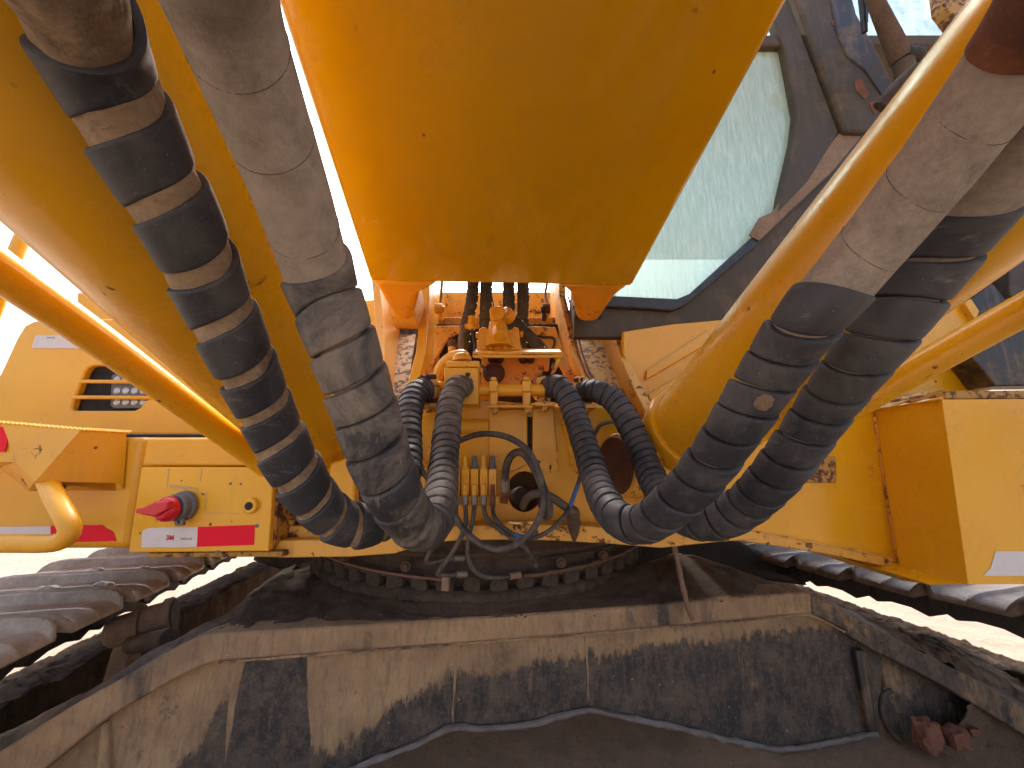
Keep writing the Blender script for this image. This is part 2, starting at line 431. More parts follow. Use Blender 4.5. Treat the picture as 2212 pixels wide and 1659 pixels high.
# ------------------------------------------------------------------ the excavator
EX = empty('excavator', (-.06, 2.2, 0), 'weathered yellow crawler excavator seen from under its raised boom, standing on muddy steel tracks', 'excavator')
def slab(name, px, Y, th, mat, parent=EX, bevel=.003, holes=(), label=None, pf=None):
    pf = pf or W; bm = B(); a_slab(bm, [pf(x, y, Y) for x, y in px], (0, th, 0), [[pf(x, y, Y) for x, y in h] for h in holes])
    return mk(name, bm, mat, parent, label, bevel)
def bolt(bm, p, r=.009, h=.008, ax=(0, -1, 0)):
    p = V(p); ax = V(ax); a_cyl(bm, p, p + ax * h * .3, r * 1.45, seg=16); a_cyl(bm, p + ax * h * .3, p + ax * h * 1.3, r, seg=6)

# --- boom: box girder over the camera, two feet reaching back to the pivot pin
bd1, bd0 = 1.11, .562
c = [D(800, 609, bd1), D(1365, 620, bd1), D(1705, 0, bd0), D(597, 0, bd0)]
fwdL = (c[3] - c[0]).normalized(); fwdR = (c[2] - c[1]).normalized()
up = (c[1] - c[0]).cross(c[3] - c[0]).normalized(); up = up if up.z > 0 else -up
far = 2.6
bot = [c[0], c[1], c[1] + fwdR * far, c[0] + fwdL * far]
bm = B(); a_slab(bm, bot, up * .62)
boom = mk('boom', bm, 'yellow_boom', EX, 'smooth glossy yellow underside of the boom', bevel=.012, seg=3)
bm = B(); q0, q1 = c[0] + up * .45, c[1] + up * .45
a_slab(bm, [q0, q1, V((q1.x - .06, 1.75, 2.52)), V((q0.x - .02, 1.75, 2.52))], V((0, .02, .30))); mk('boom_root', bm, 'yellow_boom', boom, bevel=.02)
for s_ in (0, 1):
    if s_ == 0: rim = [(800, 606), (956, 611)]; boss = [(852, 694), (892, 694)]; mid = [(822, 640), (908, 636)]
    else: rim = [(1200, 613), (1365, 618)]; boss = [(1248, 698), (1292, 698)]; mid = [(1230, 637), (1332, 642)]
    bm = B(); secs = []
    for (l, r_), dpt, hh in ((rim, 1.112, .40), (mid, 1.24, .34), (boss, 1.44, .17)):
        a, b = D(*l, dpt), D(*r_, dpt); secs.append([bm.verts.new(p) for p in (a, b, b + V((0, .02, hh)), a + V((0, .02, hh)))])
    for a, b in zip(secs, secs[1:]):
        for k in range(4): bm.faces.new([a[k], a[(k + 1) % 4], b[(k + 1) % 4], b[k]])
    bm.faces.new(secs[0]); bm.faces.new(secs[-1][::-1])
    mk('boom_foot', bm, 'yellow_used', boom, bevel=.028, seg=5)
    a, b = D(*boss[0], 1.50), D(*boss[1], 1.50); m = V((0, .05, .075))
    bm = B(); a_cyl(bm, a + m - V((.012, 0, 0)), b + m + V((.012, 0, 0)), .085, seg=32)
    mk('pivot_boss', bm, 'black_paint' if s_ else 'yellow_rusty', boom, bevel=.004)

# --- lift cylinders
def lift(c0, t, r, Yend, collar_label):
    c0 = V(c0) + O; t = V(t); at = lambda Y: c0 + t * ((Y - c0.y) / t.y)
    b0, b1 = at(Yend), at(-2.2); ax = (b1 - b0).normalized(); ln = (b1 - b0).length
    bm = B(); a_cyl(bm, b0, b1, r, seg=72)
    o = mk('lift_cylinder', bm, 'yellow_clean', EX, collar_label)
    bm = B(); k = [(0, r * .98), (0, r * 1.10), (.12, r * 1.14), (.8, r * 1.14), (1, r * 1.09), (1, r * 1.0)]
    a_cyl(bm, b0 - ax * .022, b0 + ax * .03, 0, seg=72, rings=k); mk('end_collar', bm, 'yellow_clean', o, bevel=.002)
    bm = B(); a_cyl(bm, b0 - ax * .09, b0 - ax * .02, r * .72, r * .98, seg=40)
    mk('base_cap', bm, 'yellow_used', o, bevel=.003)
    e = b0 - ax * .13; bm = B(); a_cyl(bm, e - V((.075, 0, 0)), e + V((.075, 0, 0)), r * .92, seg=40); mk('eye', bm, 'yellow_rusty', o, bevel=.004)
    bm = B(); a_cyl(bm, b1, b1 + ax * 1.2, r * .6, seg=32); mk('rod', bm, 'crimp_steel', o)
    return o
K = 1.24
lift((-.3109843 * K, .0611525 * K, .3472423 * K), (-.16639627, .93484339, -.31365606), .1 * K, 1.15, 'lift cylinder beside the widely wrapped hoses')
K = 1.22
lift((.48467067 * K, .20657086 * K, .35608748 * K), (-.09467593, .91162101, -.39997951), .1 * K, 1.07, 'lift cylinder in front of the cab')

# --- steel tubes that run along the cylinders
def tube(name, P, r, mat, parent=EX, seg=20, wob=0, label=None, step=.01, x0=0, x1=None):
    p = Path(P); bm = B(); a_tube(bm, p, r, x0, x1, seg=seg, wob=wob, step=step); return mk(name, bm, mat, parent, label, smooth=60), p
def mid(a, b): return ((a[0] + b[0]) / 2, (a[1] + b[1]) / 2)
tube('steel_tube', solve([(-330, 340, 118), (-130, 488, 100), (0, 585, 88), (270, 776, 69), (545, 984, 52), (640, 1062, 47)], .056), .028, 'yellow_clean', label='thin yellow tube below the left lift cylinder', seg=32)
tube('steel_tube', solve([(2700, 410, 96), (2450, 545, 84), (2212, 669, 71), (1936, 823, 62), (1760, 928, 56), (1690, 972, 53)], .056), .028, 'yellow_clean', label='thin yellow tube passing over the right tool box', seg=32)

# --- big hoses with spiral guards
def hose(name_label, pts, dia, g0, g1, pitch, fill, sleeve='sleeve_cloth', guard='rubber_guard', seed=0, cr=False, phase=0, seams=(), bands=None):
    P = solve(pts, dia); path = Path(P)
    x0 = near_x(path, *g0); x1 = near_x(path, *g1) if g1 else path.len - .004
    rs = lambda x: dia / 2 - .0042 if cr else dia / 2 - .0035 - .0055 * min(1, max(0, (x - x0) / .05))
    bm = B(); a_tube(bm, path, rs, wob=.001 if not cr else .004, seg=40, step=.008, seed=seed)
    h = mk('hydraulic_hose', bm, sleeve, EX, name_label, smooth=80)
    pf = lambda x: pitch[0] + (pitch[1] - pitch[0]) * min(1, max(0, (x - x0) / max(1e-6, (x1 - x0) * (pitch[2] if len(pitch) > 2 else 1))))
    ff = lambda x: fill[0] + (fill[1] - fill[0]) * min(1, max(0, (x - x0) / max(1e-6, (x1 - x0) * (fill[2] if len(fill) > 2 else 1))))
    if bands:        # turns of the guard counted along the hose
        bs = [near_x(path, *b) for b in bands]; gaps = [b - a for a, b in zip(bs, bs[1:])]
        def pf(x):
            ms = [(a + b) / 2 for a, b in zip(bs, bs[1:])]
            if x <= ms[0]: return gaps[0]
            for k_ in range(len(ms) - 1):
                if x < ms[k_ + 1]: f_ = (x - ms[k_]) / (ms[k_ + 1] - ms[k_]); return gaps[k_] * (1 - f_) + gaps[k_ + 1] * f_
            f_ = min(1, max(0, (x - bs[-1]) / .30)); return gaps[-1] * (1 - f_) + .0245 * f_
        x0 = bs[0] - gaps[0] * .5; p, t, e, g_ = path.at(bs[0]); v = O - p
        phase = math.atan2(v.dot(g_), v.dot(e)) - math.pi
    bm = B(); a_spiral(bm, path, dia / 2 - (.006 if cr else .0095), dia / 2, x0, x1, pf, ff, seed=seed, phase=phase, seg=34)
    mk('spiral_guard', bm, guard, h, smooth=50)
    for sx in seams:
        x = near_x(path, *sx); bm = B(); prev = None; rr = dia / 2 - .0031
        ring = []
        for k in range(49):
            a = 2 * math.pi * k / 48; p, t, e, g_ = path.at(x + .014 * math.sin(a) + .0); ring.append(p + (e * math.cos(a) + g_ * math.sin(a)) * (rr))
        pp = Path(ring, 2); a_tube(bm, pp, .0003, seg=6, step=.006); mk('seam', bm, 'seam_thread', h, smooth=80)
    return path
hp = {}
hp['a'] = hose('outer left hose with widely spaced guard turns over a crumpled brown sleeve',
    [(60, -220, 330), (125, -60, 275), (200, 110, 227), (312, 335, 194), (397, 490, 176), (457, 625, 160), (508, 738, 150), (550, 832, 140), (587, 912, 133),
     (625, 990, 128), (668, 1062, 121), (722, 1118, 110), (785, 1136, 96), (838, 1110, 84), (868, 1050, 73), (880, 985, 66), (881, 925, 61), (888, 872, 56), (903, 846, 52), (928, 842, 50)],
    .068, (170, 40), None, (.070, .040, .8), (.70, .86, .9), 'sleeve_crumpled', 'rubber_guard', 3, True, bands=((190, 120), (312, 335), (396, 487), (457, 625), (508, 738), (550, 834), (587, 912), (620, 982), (655, 1045), (695, 1095), (735, 1126)))
hp['b'] = hose('inner left hose, pale cloth sleeve above mud-stained guard turns',
    [(398, -260, 345), (441, -120, 300), (489, 30, 256), (562, 230, 215), (632, 420, 184), (690, 600, 158), (726, 700, 154), (757, 790, 150), (787, 880, 145), (815, 970, 140), (845, 1050, 132),
     (882, 1115, 118), (918, 1140, 100), (943, 1108, 82), (954, 1050, 71), (960, 990, 64), (966, 930, 59), (973, 872, 55), (987, 838, 52), (1008, 836, 49)],
    .068, (690, 605), None, (.048, .035, .8), (.93, .94), 'sleeve_cloth', 'rubber_muddy', 5, bands=((690, 618), (725, 698), (756, 775), (783, 850), (806, 918), (830, 985), (852, 1045), (876, 1092), (905, 1130)), seams=((500, 90), (580, 300), (650, 490)))
hp['c'] = hose('inner right hose with a sandy blotch on its guard',
    [(2400, -160, 275), (2290, -5, 235), (2185, 140, 207), (2075, 290, 187), (1965, 430, 170), (1850, 570, 155), (1765, 668, 148), (1711, 735, 141), (1668, 798, 136), (1630, 856, 132), (1596, 908, 128), (1562, 960, 122),
     (1528, 1008, 116), (1488, 1056, 110), (1440, 1100, 102), (1388, 1132, 90), (1340, 1124, 79), (1303, 1078, 69), (1282, 1020, 62), (1263, 960, 57), (1245, 905, 53), (1226, 858, 51), (1203, 833, 49), (1180, 842, 47)],
    .068, (1770, 640), None, (.044, .034, .8), (.93, .95), 'sleeve_cloth', 'rubber_guard', 8, bands=((1762, 655), (1711, 733), (1668, 798), (1630, 856), (1596, 909), (1560, 960), (1526, 1008), (1490, 1052), (1450, 1090)), seams=((2100, 250), (1990, 400), (1880, 530)))
hp['d'] = hose('outer right hose, the darkest guard of the four',
    [(2540, -60, 245), (2400, 90, 213), (2260, 250, 186), (2140, 400, 168), (2060, 505, 158), (1983, 611, 151), (1927, 690, 147), (1875, 757, 141), (1830, 815, 135), (1790, 868, 129), (1756, 918, 125), (1723, 965, 121),
     (1690, 1008, 116), (1656, 1048, 110), (1612, 1090, 101), (1558, 1122, 91), (1500, 1125, 80), (1448, 1095, 70), (1412, 1040, 63), (1386, 975, 58), (1358, 915, 55), (1327, 868, 52), (1290, 845, 50), (1258, 846, 47)],
    .068, (2095, 460), None, (.048, .034, .8), (.92, .95), 'sleeve_cloth', 'rubber_guard', 12, bands=((2065, 505), (1985, 611), (1926, 688), (1874, 755), (1830, 815), (1790, 868), (1755, 918), (1723, 965), (1690, 1006), (1658, 1044)), seams=())

pt = hp['c']; xf = near_x(pt, 2172, 62); bm = B(); a_tube(bm, pt, 0.0325, 0, xf, seg=36, wob=.0012)
mk('end_fitting', bm, 'rust_orange', bpy.data.objects['hydraulic_hose.002'], 'rust-covered end fitting of the hose', smooth=70)
# sandy blotch dried on the inner right guard: a thin crust following the hose
x = near_x(hp['c'], 1640, 845)
p, t, e, g_ = hp['c'].at(x); nrm = (O - p); nrm = (nrm - t * nrm.dot(t)).normalized(); sd_ = t.cross(nrm)
bm = B(); rows = []
for i in range(13):
    for j in range(19): pass
ctr = bm.verts.new(p + (nrm * math.cos(.35) - sd_ * math.sin(.35) * (1 if sd_.x < 0 else -1)) * .0355)
prev = None; a0 = -.35 if sd_.x < 0 else .35
def crust(u, v, h): 
    a = a0 + u; q, tt, _, _ = hp['c'].at(x + v); n2 = (nrm - tt * nrm.dot(tt)).normalized(); s2 = tt.cross(n2)
    return q + (n2 * math.cos(a) + s2 * math.sin(a)) * (.0343 + h)
for k in (0.33, .66, 1.0):
    ring = []
    for i in range(28):
        a = 2 * math.pi * i / 28; rr = k * (1 + .16 * noise.noise(V((math.cos(a) * 2, math.sin(a) * 2, 1))))
        ring.append(bm.verts.new(crust(.34 * rr * math.cos(a), .0125 * rr * math.sin(a), .0014 * (1 - k) + (-.0012 if k == 1 else .0004))))
    if prev:
        for i in range(28): bm.faces.new([prev[i], prev[(i + 1) % 28], ring[(i + 1) % 28], ring[i]])
    else:
        for i in range(28): bm.faces.new([ctr, ring[i], ring[(i + 1) % 28]])
    prev = ring
tagp(mk('mud_spot', bm, 'mud_tan', None, smooth=80), 'oval sandy mud spot dried on the black guard of the inner right hose', 'mud spot')

# --- main frame: base plate with its bright front lip
ZB = 1.285; FB = 1.10
lipt = [(560, 1168), (700, 1166), (830, 1152), (955, 1137), (1106, 1133), (1250, 1134), (1330, 1142), (1450, 1143), (1560, 1140), (1635, 1149)]
lipb = [(1635, 1166), (1560, 1170), (1430, 1184), (1320, 1175), (1200, 1168), (1106, 1166), (1000, 1167), (940, 1172), (850, 1196), (755, 1203), (613, 1205), (560, 1203)]
frame = slab('frame_lip', lipt + lipb, FB, .09, 'yellow_rusty', label='bright scuffed front edge of the turntable frame')
bm = B(); bo = [W(*q, FB) for q in lipb]; zz = sum(p.z for p in bo) / len(bo) + .012
a_slab(bm, [(-.72, 1.14, zz), (.62, 1.14, zz), (.62, 3.6, zz), (-.72, 3.6, zz)], (0, 0, .035)); mk('floor_plate', bm, 'yellow_rusty', EX, bevel=.003)
# front wall with the round access hole
hole = [(1133 + 38 * math.cos(a), 1062 + 44 * math.sin(a)) for a in [2 * math.pi * i / 36 for i in range(36)]]
wall = slab('front_wall', [(588, 1005), (760, 960), (868, 940), (900, 868), (1040, 862), (1205, 880), (1300, 880), (1400, 930), (1560, 1000), (1640, 1010), (1640, 1152), (1330, 1145), (1106, 1137), (955, 1140), (830, 1156), (700, 1170), (588, 1172)], 1.175, .02, 'yellow_used', holes=[hole], bevel=.002)
slab('recess', [(1070, 1000), (1200, 1000), (1200, 1120), (1070, 1120)], 1.26, .01, 'cavity_black', wall)
bm = B(); a_cyl(bm, W(1100, 1082, 1.25), W(1128, 1072, 1.2), .03, seg=20); mk('recess_fitting', bm, 'chain_steel', wall, bevel=.004)
# stacked cover plates on the wall
cover = slab('cover_plate', [(1055, 884), (1139, 884), (1140, 1003), (1110, 1018), (1077, 1024), (1057, 1020)], 1.162, .012, 'yellow_used')
def bolts(ps, Y, r, mat, parent, h=.008):
    for q in ps: bm = B(); bolt(bm, W(*q, Y), r, h); mk('bolt', bm, mat, parent)
bolts(((1069, 986), (1124, 989), (1071, 1008)), 1.162, .010, 'yellow_used', cover)
cover2 = slab('cover_plate', [(1150, 882), (1196, 880), (1207, 1019), (1165, 1020), (1158, 1002), (1150, 990)], 1.160, .014, 'yellow_used')
bolts(((1162, 984), (1195, 984), (1180, 1010), (1197, 1010)), 1.160, .010, 'yellow_used', cover2)
cover3 = slab('cover_plate', [(898, 900), (952, 884), (975, 884), (975, 1030), (905, 1030), (898, 960)], 1.164, .010, 'yellow_used')
bolts(((925, 986), (925, 1012)), 1.164, .011, 'yellow_used', cover3)
cover4 = slab('cover_plate', [(1213, 905), (1240, 905), (1262, 1012), (1250, 1022), (1238, 1018)], 1.165, .01, 'yellow_used')
bolts(((1244, 1008),), 1.165, .009, 'yellow_used', cover4)
bm = B(); a_cyl(bm, W(985, 922, 1.17), W(1056, 922, 1.17), .022, seg=28); mk('cross_tube', bm, 'yellow_pale', EX, bevel=.002)
slab('upper_panel', [(985, 850), (1060, 850), (1060, 912), (985, 912)], 1.23, .02, 'yellow_used', label='smooth panel behind the manifold')
slab('slot_lining', [(1138, 900), (1152, 900), (1152, 1000), (1138, 1000)], 1.172, .006, 'cavity_black')

# --- boom pivot brackets: four upright plates, edge on, with floors between
def bracket(front, xw, th, label=None, mat='yellow_used'):
    """front: list of (px, py, Y) along the front edge from top to bottom; th = plate thickness; each lies in its own upright plane"""
    bm = B(); F_ = [W(*q) for q in front]
    Lf = [p + V((0, 0, 0)) for p in F_]; back = V((0, .9, 0))
    a = [bm.verts.new(p) for p in Lf]; b = [bm.verts.new(p + V((th, .004, 0))) for p in Lf]
    ab = [bm.verts.new(V((p.x, 2.4, p.z))) for p in Lf]; bb = [bm.verts.new(V((p.x + th, 2.4, p.z))) for p in Lf]
    n = len(a)
    for i in range(n - 1):
        bm.faces.new([a[i], b[i], b[i + 1], a[i + 1]]); bm.faces.new([ab[i], a[i], a[i + 1], ab[i + 1]])
        bm.faces.new([b[i], bb[i], bb[i + 1], b[i + 1]]); bm.faces.new([bb[i], ab[i], ab[i + 1], bb[i + 1]])
    bm.faces.new([a[0], ab[0], bb[0], b[0]]); bm.faces.new([a[-1], b[-1], bb[-1], ab[-1]])
    return mk('bracket_plate', bm, mat, EX, label, bevel=.003)
bracket([(800, 585, 1.62), (806, 640, 1.55), (812, 700, 1.5), (812, 760, 1.4), (812, 830, 1.3), (812, 930, 1.2)], 0, .032)
bracket([(908, 560, 1.62), (910, 640, 1.6), (905, 700, 1.5), (898, 760, 1.4), (880, 830, 1.28), (862, 900, 1.2), (850, 980, 1.18)], 0, .036, 'left inner pivot bracket with worn pale edge', 'yellow_pale')
bracket([(1206, 560, 1.62), (1208, 640, 1.6), (1222, 700, 1.5), (1238, 766, 1.4), (1258, 815, 1.3), (1290, 900, 1.2), (1310, 960, 1.18)], 0, .030, None, 'yellow_rusty')
bracket([(1312, 560, 1.62), (1316, 650, 1.56), (1325, 700, 1.5), (1336, 760, 1.42), (1358, 815, 1.33), (1392, 885, 1.24), (1440, 960, 1.18)], 0, .034, None, 'yellow_rusty')
# floors between the plates
for q, mt in (([(826, 722, 1.75), (898, 722, 1.75), (868, 930, 1.21), (818, 930, 1.21)], 'yellow_flaky'), ([(1240, 722, 1.75), (1330, 722, 1.75), (1440, 960, 1.21), (1305, 940, 1.21)], 'yellow_flaky')):
    bm = B(); a_slab(bm, [W(*p) for p in q], (0, .03, -.02)); mk('bracket_floor', bm, mt, EX)
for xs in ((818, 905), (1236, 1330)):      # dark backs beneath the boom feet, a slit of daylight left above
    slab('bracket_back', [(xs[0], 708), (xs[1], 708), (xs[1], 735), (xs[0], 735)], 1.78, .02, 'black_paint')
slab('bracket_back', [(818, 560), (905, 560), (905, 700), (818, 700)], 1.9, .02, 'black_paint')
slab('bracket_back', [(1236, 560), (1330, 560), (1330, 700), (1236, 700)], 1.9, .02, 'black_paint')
# weld beads down the right inner plate
for off, x_ in ((.005, 0), (.0, 1)):
    P = [W(px + 12 + x_ * 9, py, Y - .003) for px, py, Y in ((1206, 640, 1.6), (1222, 700, 1.5), (1238, 766, 1.4), (1258, 815, 1.3))]
    tube('weld_bead', P, .0035, 'rust_orange', wob=.002, seg=8)

# --- middle well between the brackets
slab('rear_crossmember', [(935, 631), (1200, 631), (1200, 700), (935, 700)], 2.1, .03, 'yellow_rusty', label='rusty cross member behind the four upright hoses')
slab('well_step', [(936, 685), (1203, 685), (1205, 716), (933, 716)], 1.8, .08, 'yellow_rusty')
slab('web_plate', [(905, 850), (900, 838), (935, 772), (938, 704), (1002, 703), (1003, 712), (968, 727), (944, 770), (922, 815), (918, 850)], 1.40, .02, 'yellow_rusty')
slab('web_plate', [(1139, 704), (1200, 706), (1216, 760), (1262, 845), (1240, 845), (1196, 768), (1168, 730), (1141, 712)], 1.40, .02, 'yellow_rusty')
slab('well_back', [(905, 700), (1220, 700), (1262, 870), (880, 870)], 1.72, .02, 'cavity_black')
for i, (P, w) in enumerate((([(1030, 560), (1023, 600), (1019, 650), (1006, 710), (998, 760)], 26), ([(1052, 560), (1051, 600), (1050, 650), (1048, 710), (1046, 760)], 26),
                            ([(1101, 560), (1099, 600), (1099, 650), (1100, 700), (1100, 760)], 26), ([(1131, 560), (1130, 600), (1130, 650), (1128, 710), (1124, 760)], 26), ([(1096, 684), (1120, 700), (1145, 728), (1168, 756), (1180, 775)], 23))):
    pth = Path([D(x, y, 1.58 - .12 * (i == 4)) for x, y in P]); bm = B(); r_ = .0215 if i < 4 else .018
    a_tube(bm, pth, r_, seg=20); h = mk('hydraulic_hose', bm, 'rubber_thin', EX, smooth=60)
    bm = B(); a_spiral(bm, pth, r_ - .002, r_ + .0035, 0.01, pth.len - .01, lambda x: .032, lambda x: .9, seg=20, seed=i); mk('spiral_guard', bm, 'rubber_guard', h)
tube('electric_cable', [D(1056, 600, 1.6), D(1062, 640, 1.6), D(1068, 664, 1.55)], .0035, 'rubber_black', seg=8)
tube('electric_cable', [D(1140, 700, 1.5), D(1152, 718, 1.48), D(1170, 728, 1.46), D(1196, 730, 1.44), D(1198, 744, 1.44), D(1190, 760, 1.42)], .005, 'rubber_black', seg=8)
tube('electric_cable', [D(955, 606, 1.9), D(953, 640, 1.9), D(951, 668, 1.85), D(956, 690, 1.8)], .007, 'crimp_steel', seg=10)
tube('electric_cable', [D(1182, 610, 1.9), D(1178, 640, 1.9), D(1186, 668, 1.85), D(1176, 692, 1.8)], .007, 'crimp_steel', seg=10)
for s_ in (0, 1):
    x_ = 940 if not s_ else 1188; dx = 1 if not s_ else -1
    bm = B(); a_cyl(bm, W(x_, 667, 1.62), W(x_ + 16 * dx, 667, 1.62), .022, seg=6); a_cyl(bm, W(x_ + 6 * dx, 667, 1.62), W(x_ + 20 * dx, 668, 1.62), .014, seg=14)
    a_cyl(bm, W(x_ + 8 * dx, 684, 1.62), W(x_ + 18 * dx, 684, 1.62), .02, seg=6)
    mk('pin_bolt', bm, 'yellow_used' if not s_ else 'rust_disc', EX, bevel=.002)

# --- swing brake / valve on the shelf
valve = slab('valve_block', [(1029, 757), (1034, 712), (1040, 706), (1050, 706), (1053, 712), (1064, 712), (1070, 704), (1090, 704), (1096, 712), (1106, 712), (1108, 706), (1119, 706), (1122, 714), (1124, 742), (1130, 757)], 1.30, .12, 'yellow_pale', bevel=.006, label='rust-freckled cast valve on the small shelf')
for q in ((1031, 724), (1033, 742), (1127, 722)): bm = B(); a_cyl(bm, W(q[0] - 3, q[1], 1.33), W(q[0] + 3, q[1], 1.33), .011, seg=10); mk('lug', bm, 'yellow_pale', valve, bevel=.002)
for x_ in (1048, 1060, 1076, 1092, 1108): bm = B(); a_cyl(bm, W(x_, 756, 1.292), W(x_, 748, 1.298), .010, .006, seg=14); mk('lug', bm, 'yellow_pale', valve, bevel=.002)
bm = B(); a_slab(bm, [W(x, y, 1.24) for x, y in ((1062, 660), (1084, 660), (1090, 668), (1090, 680), (1082, 690), (1064, 691), (1058, 684), (1057, 668))], (0, .10, 0)); a_cyl(bm, W(1088, 675, 1.29), W(1104, 688, 1.32), .026, seg=20)
mk('hex_elbow', bm, 'yellow_pale', valve, bevel=.006)
bm = B(); a_cyl(bm, W(1074, 690, 1.28), W(1078, 722, 1.25), .02, seg=6); a_cyl(bm, W(1077, 712, 1.262), W(1079, 727, 1.235), .024, seg=6); mk('hex_nut', bm, 'yellow_pale', valve, bevel=.003)
bm = B(); a_cyl(bm, W(1074, 694, 1.30), W(1077, 750, 1.30), .028, .05, seg=20); mk('neck', bm, 'yellow_pale', valve, bevel=.003)
sh = B(); a_slab(sh, [W(1021, 765, 1.20), W(1214, 765, 1.20), W(1207, 757, 1.36), W(1030, 757, 1.36)], (0, 0, .008)); a_slab(sh, [W(1021, 766, 1.2), W(1214, 766, 1.2), W(1214, 772, 1.2), W(1021, 772, 1.2)], (0, .008, 0))
a_slab(sh, [W(1206, 766, 1.21), W(1214, 766, 1.21), W(1210, 782, 1.21), W(1196, 796, 1.21)], (0, .15, 0))
shelf = mk('shelf', sh, 'yellow_pale', EX, bevel=.0015)
back = slab('shelf_bracket', [(1040, 770), (1188, 770), (1186, 800), (1165, 800), (1150, 818), (1150, 832), (1040, 832)], 1.34, .015, 'yellow_rusty')
bolts([(x_, 776) for x_ in (1064, 1078, 1130, 1145)], 1.338, .012, 'rust_disc', back, .01)
bm = B(); a_cyl(bm, W(1067, 806, 1.335), W(1067, 806, 1.29), .038, seg=32); a_cyl(bm, W(1067, 806, 1.29), W(1067, 806, 1.275), .026, seg=24)
mk('pipe_end', bm, 'rust_disc', EX, 'round rusty pipe end under the shelf', bevel=.003)
tube('electric_cable', [W(1040, 790, 1.28), W(1052, 802, 1.25), W(1046, 812, 1.25), W(1062, 818, 1.25), W(1078, 826, 1.25)], .005, 'rubber_black', seg=8)
tube('hook', [W(1199, 784, 1.22), W(1192, 790, 1.22), W(1194, 800, 1.22), W(1200, 796, 1.22)], .003, 'crimp_steel', seg=8)
slab('sky_patch', [(1150, 812), (1163, 790), (1172, 800), (1168, 830), (1152, 832)], 1.45, .01, 'leaf_dry')  # pale sheet added to stand in for sky seen through the gap

# --- manifold and pipes behind the hose fittings
W0 = W
SH = -.13
def W(px, py, Y): return W0(px, py, Y + SH)
mani = slab('manifold', [(959, 794), (1033, 794), (1033, 873), (959, 873)], 1.235, .10, 'yellow_pale', bevel=.003, label='square manifold block behind the inner left hose')
slab('manifold_cap', [(962, 779), (1036, 779), (1036, 793), (962, 793)], 1.245, .08, 'yellow_pale', mani, bevel=.004)
tube('elbow_pipe', [W(1006, 786, 1.30), W(1003, 768, 1.31), W(985, 768, 1.33), W(965, 778, 1.34), W(950, 798, 1.35), W(945, 822, 1.36), W(945, 850, 1.36)], .0175, 'yellow_pale', mani, seg=24)
bm = B(); a_cyl(bm, W(998, 780, 1.29), W(998, 762, 1.29), .028, .020, seg=24, rings=[(0, .03), (.5, .029), (.85, .02), (1, .006)]); mk('dome', bm, 'yellow_pale', mani, smooth=70)
bm = B(); a_cyl(bm, W(976, 778, 1.42), W(976, 744, 1.42), .013, seg=18); dip = mk('dipstick_tube', bm, 'yellow_pale', EX)
bm = B(); a_cyl(bm, W(976, 750, 1.42), W(976, 735, 1.42), .015, seg=18); mk('cap', bm, 'rust_orange', dip, bevel=.002)
tube('ring_pull', [W(976, 735, 1.42), W(976, 726, 1.42), W(980, 718, 1.42), W(985, 716, 1.42), W(986, 722, 1.42), W(979, 728, 1.42)], .002, 'rust_orange', dip, seg=8)
tube('return_hose', [W(1000, 705, 1.45), W(997, 722, 1.44), W(995, 745, 1.42), W(996, 770, 1.4)], .0095, 'crimp_steel')
bm = B(); a_cyl(bm, W(1020, 700, 1.4), W(1020, 684, 1.4), .017, .014, seg=6); a_cyl(bm, W(1020, 712, 1.4), W(1020, 700, 1.4), .012, seg=14); a_box(bm, W(1020, 705, 1.42), (.05, .02, .012)); mk('pressure_sensor', bm, 'yellow_used', EX, bevel=.002)
tube('sensor_cable', [W(1020, 712, 1.4), W(1022, 730, 1.39), W(1026, 748, 1.37), W(1024, 765, 1.34)], .004, 'rubber_black', seg=8)
pp = W(1030, 843, 1.28), W(1176, 843, 1.28)
bm = B(); a_cyl(bm, *pp, .0185, seg=28); hpz = mk('cross_pipe', bm, 'yellow_pale', EX, 'horizontal pipe held by two clamps')
for x_ in (1066, 1138):
    bm = B(); a_slab(bm, [W(x_ - 10, 822, 1.252), W(x_ + 9, 822, 1.252), W(x_ + 9, 846, 1.252), W(x_ - 10, 846, 1.252)], (0, .06, 0)); a_slab(bm, [W(x_ - 8, 847, 1.25), W(x_ + 9, 847, 1.25), W(x_ + 8, 876, 1.25), W(x_ - 8, 876, 1.25)], (0, .06, 0))
    a_cyl(bm, W(x_, 823, 1.27), W(x_, 815, 1.27), .010, seg=6)
    mk('pipe_clamp', bm, 'yellow_pale', hpz, bevel=.003)
bm = B(); a_slab(bm, [W(1054, 876, 1.215), W(1150, 876, 1.215), W(1147, 871, 1.3), W(1060, 871, 1.3)], (0, 0, -.006)); mk('clamp_plate', bm, 'yellow_rusty', hpz, bevel=.001)
for x_ in (1069, 1140):
    bm = B(); a_cyl(bm, W(x_, 880, 1.235), W(x_, 891, 1.235), .011, seg=6); a_cyl(bm, W(x_, 890, 1.235), W(x_, 896, 1.235), .006, seg=10); mk('bolt', bm, 'yellow_rusty', hpz, bevel=.001)
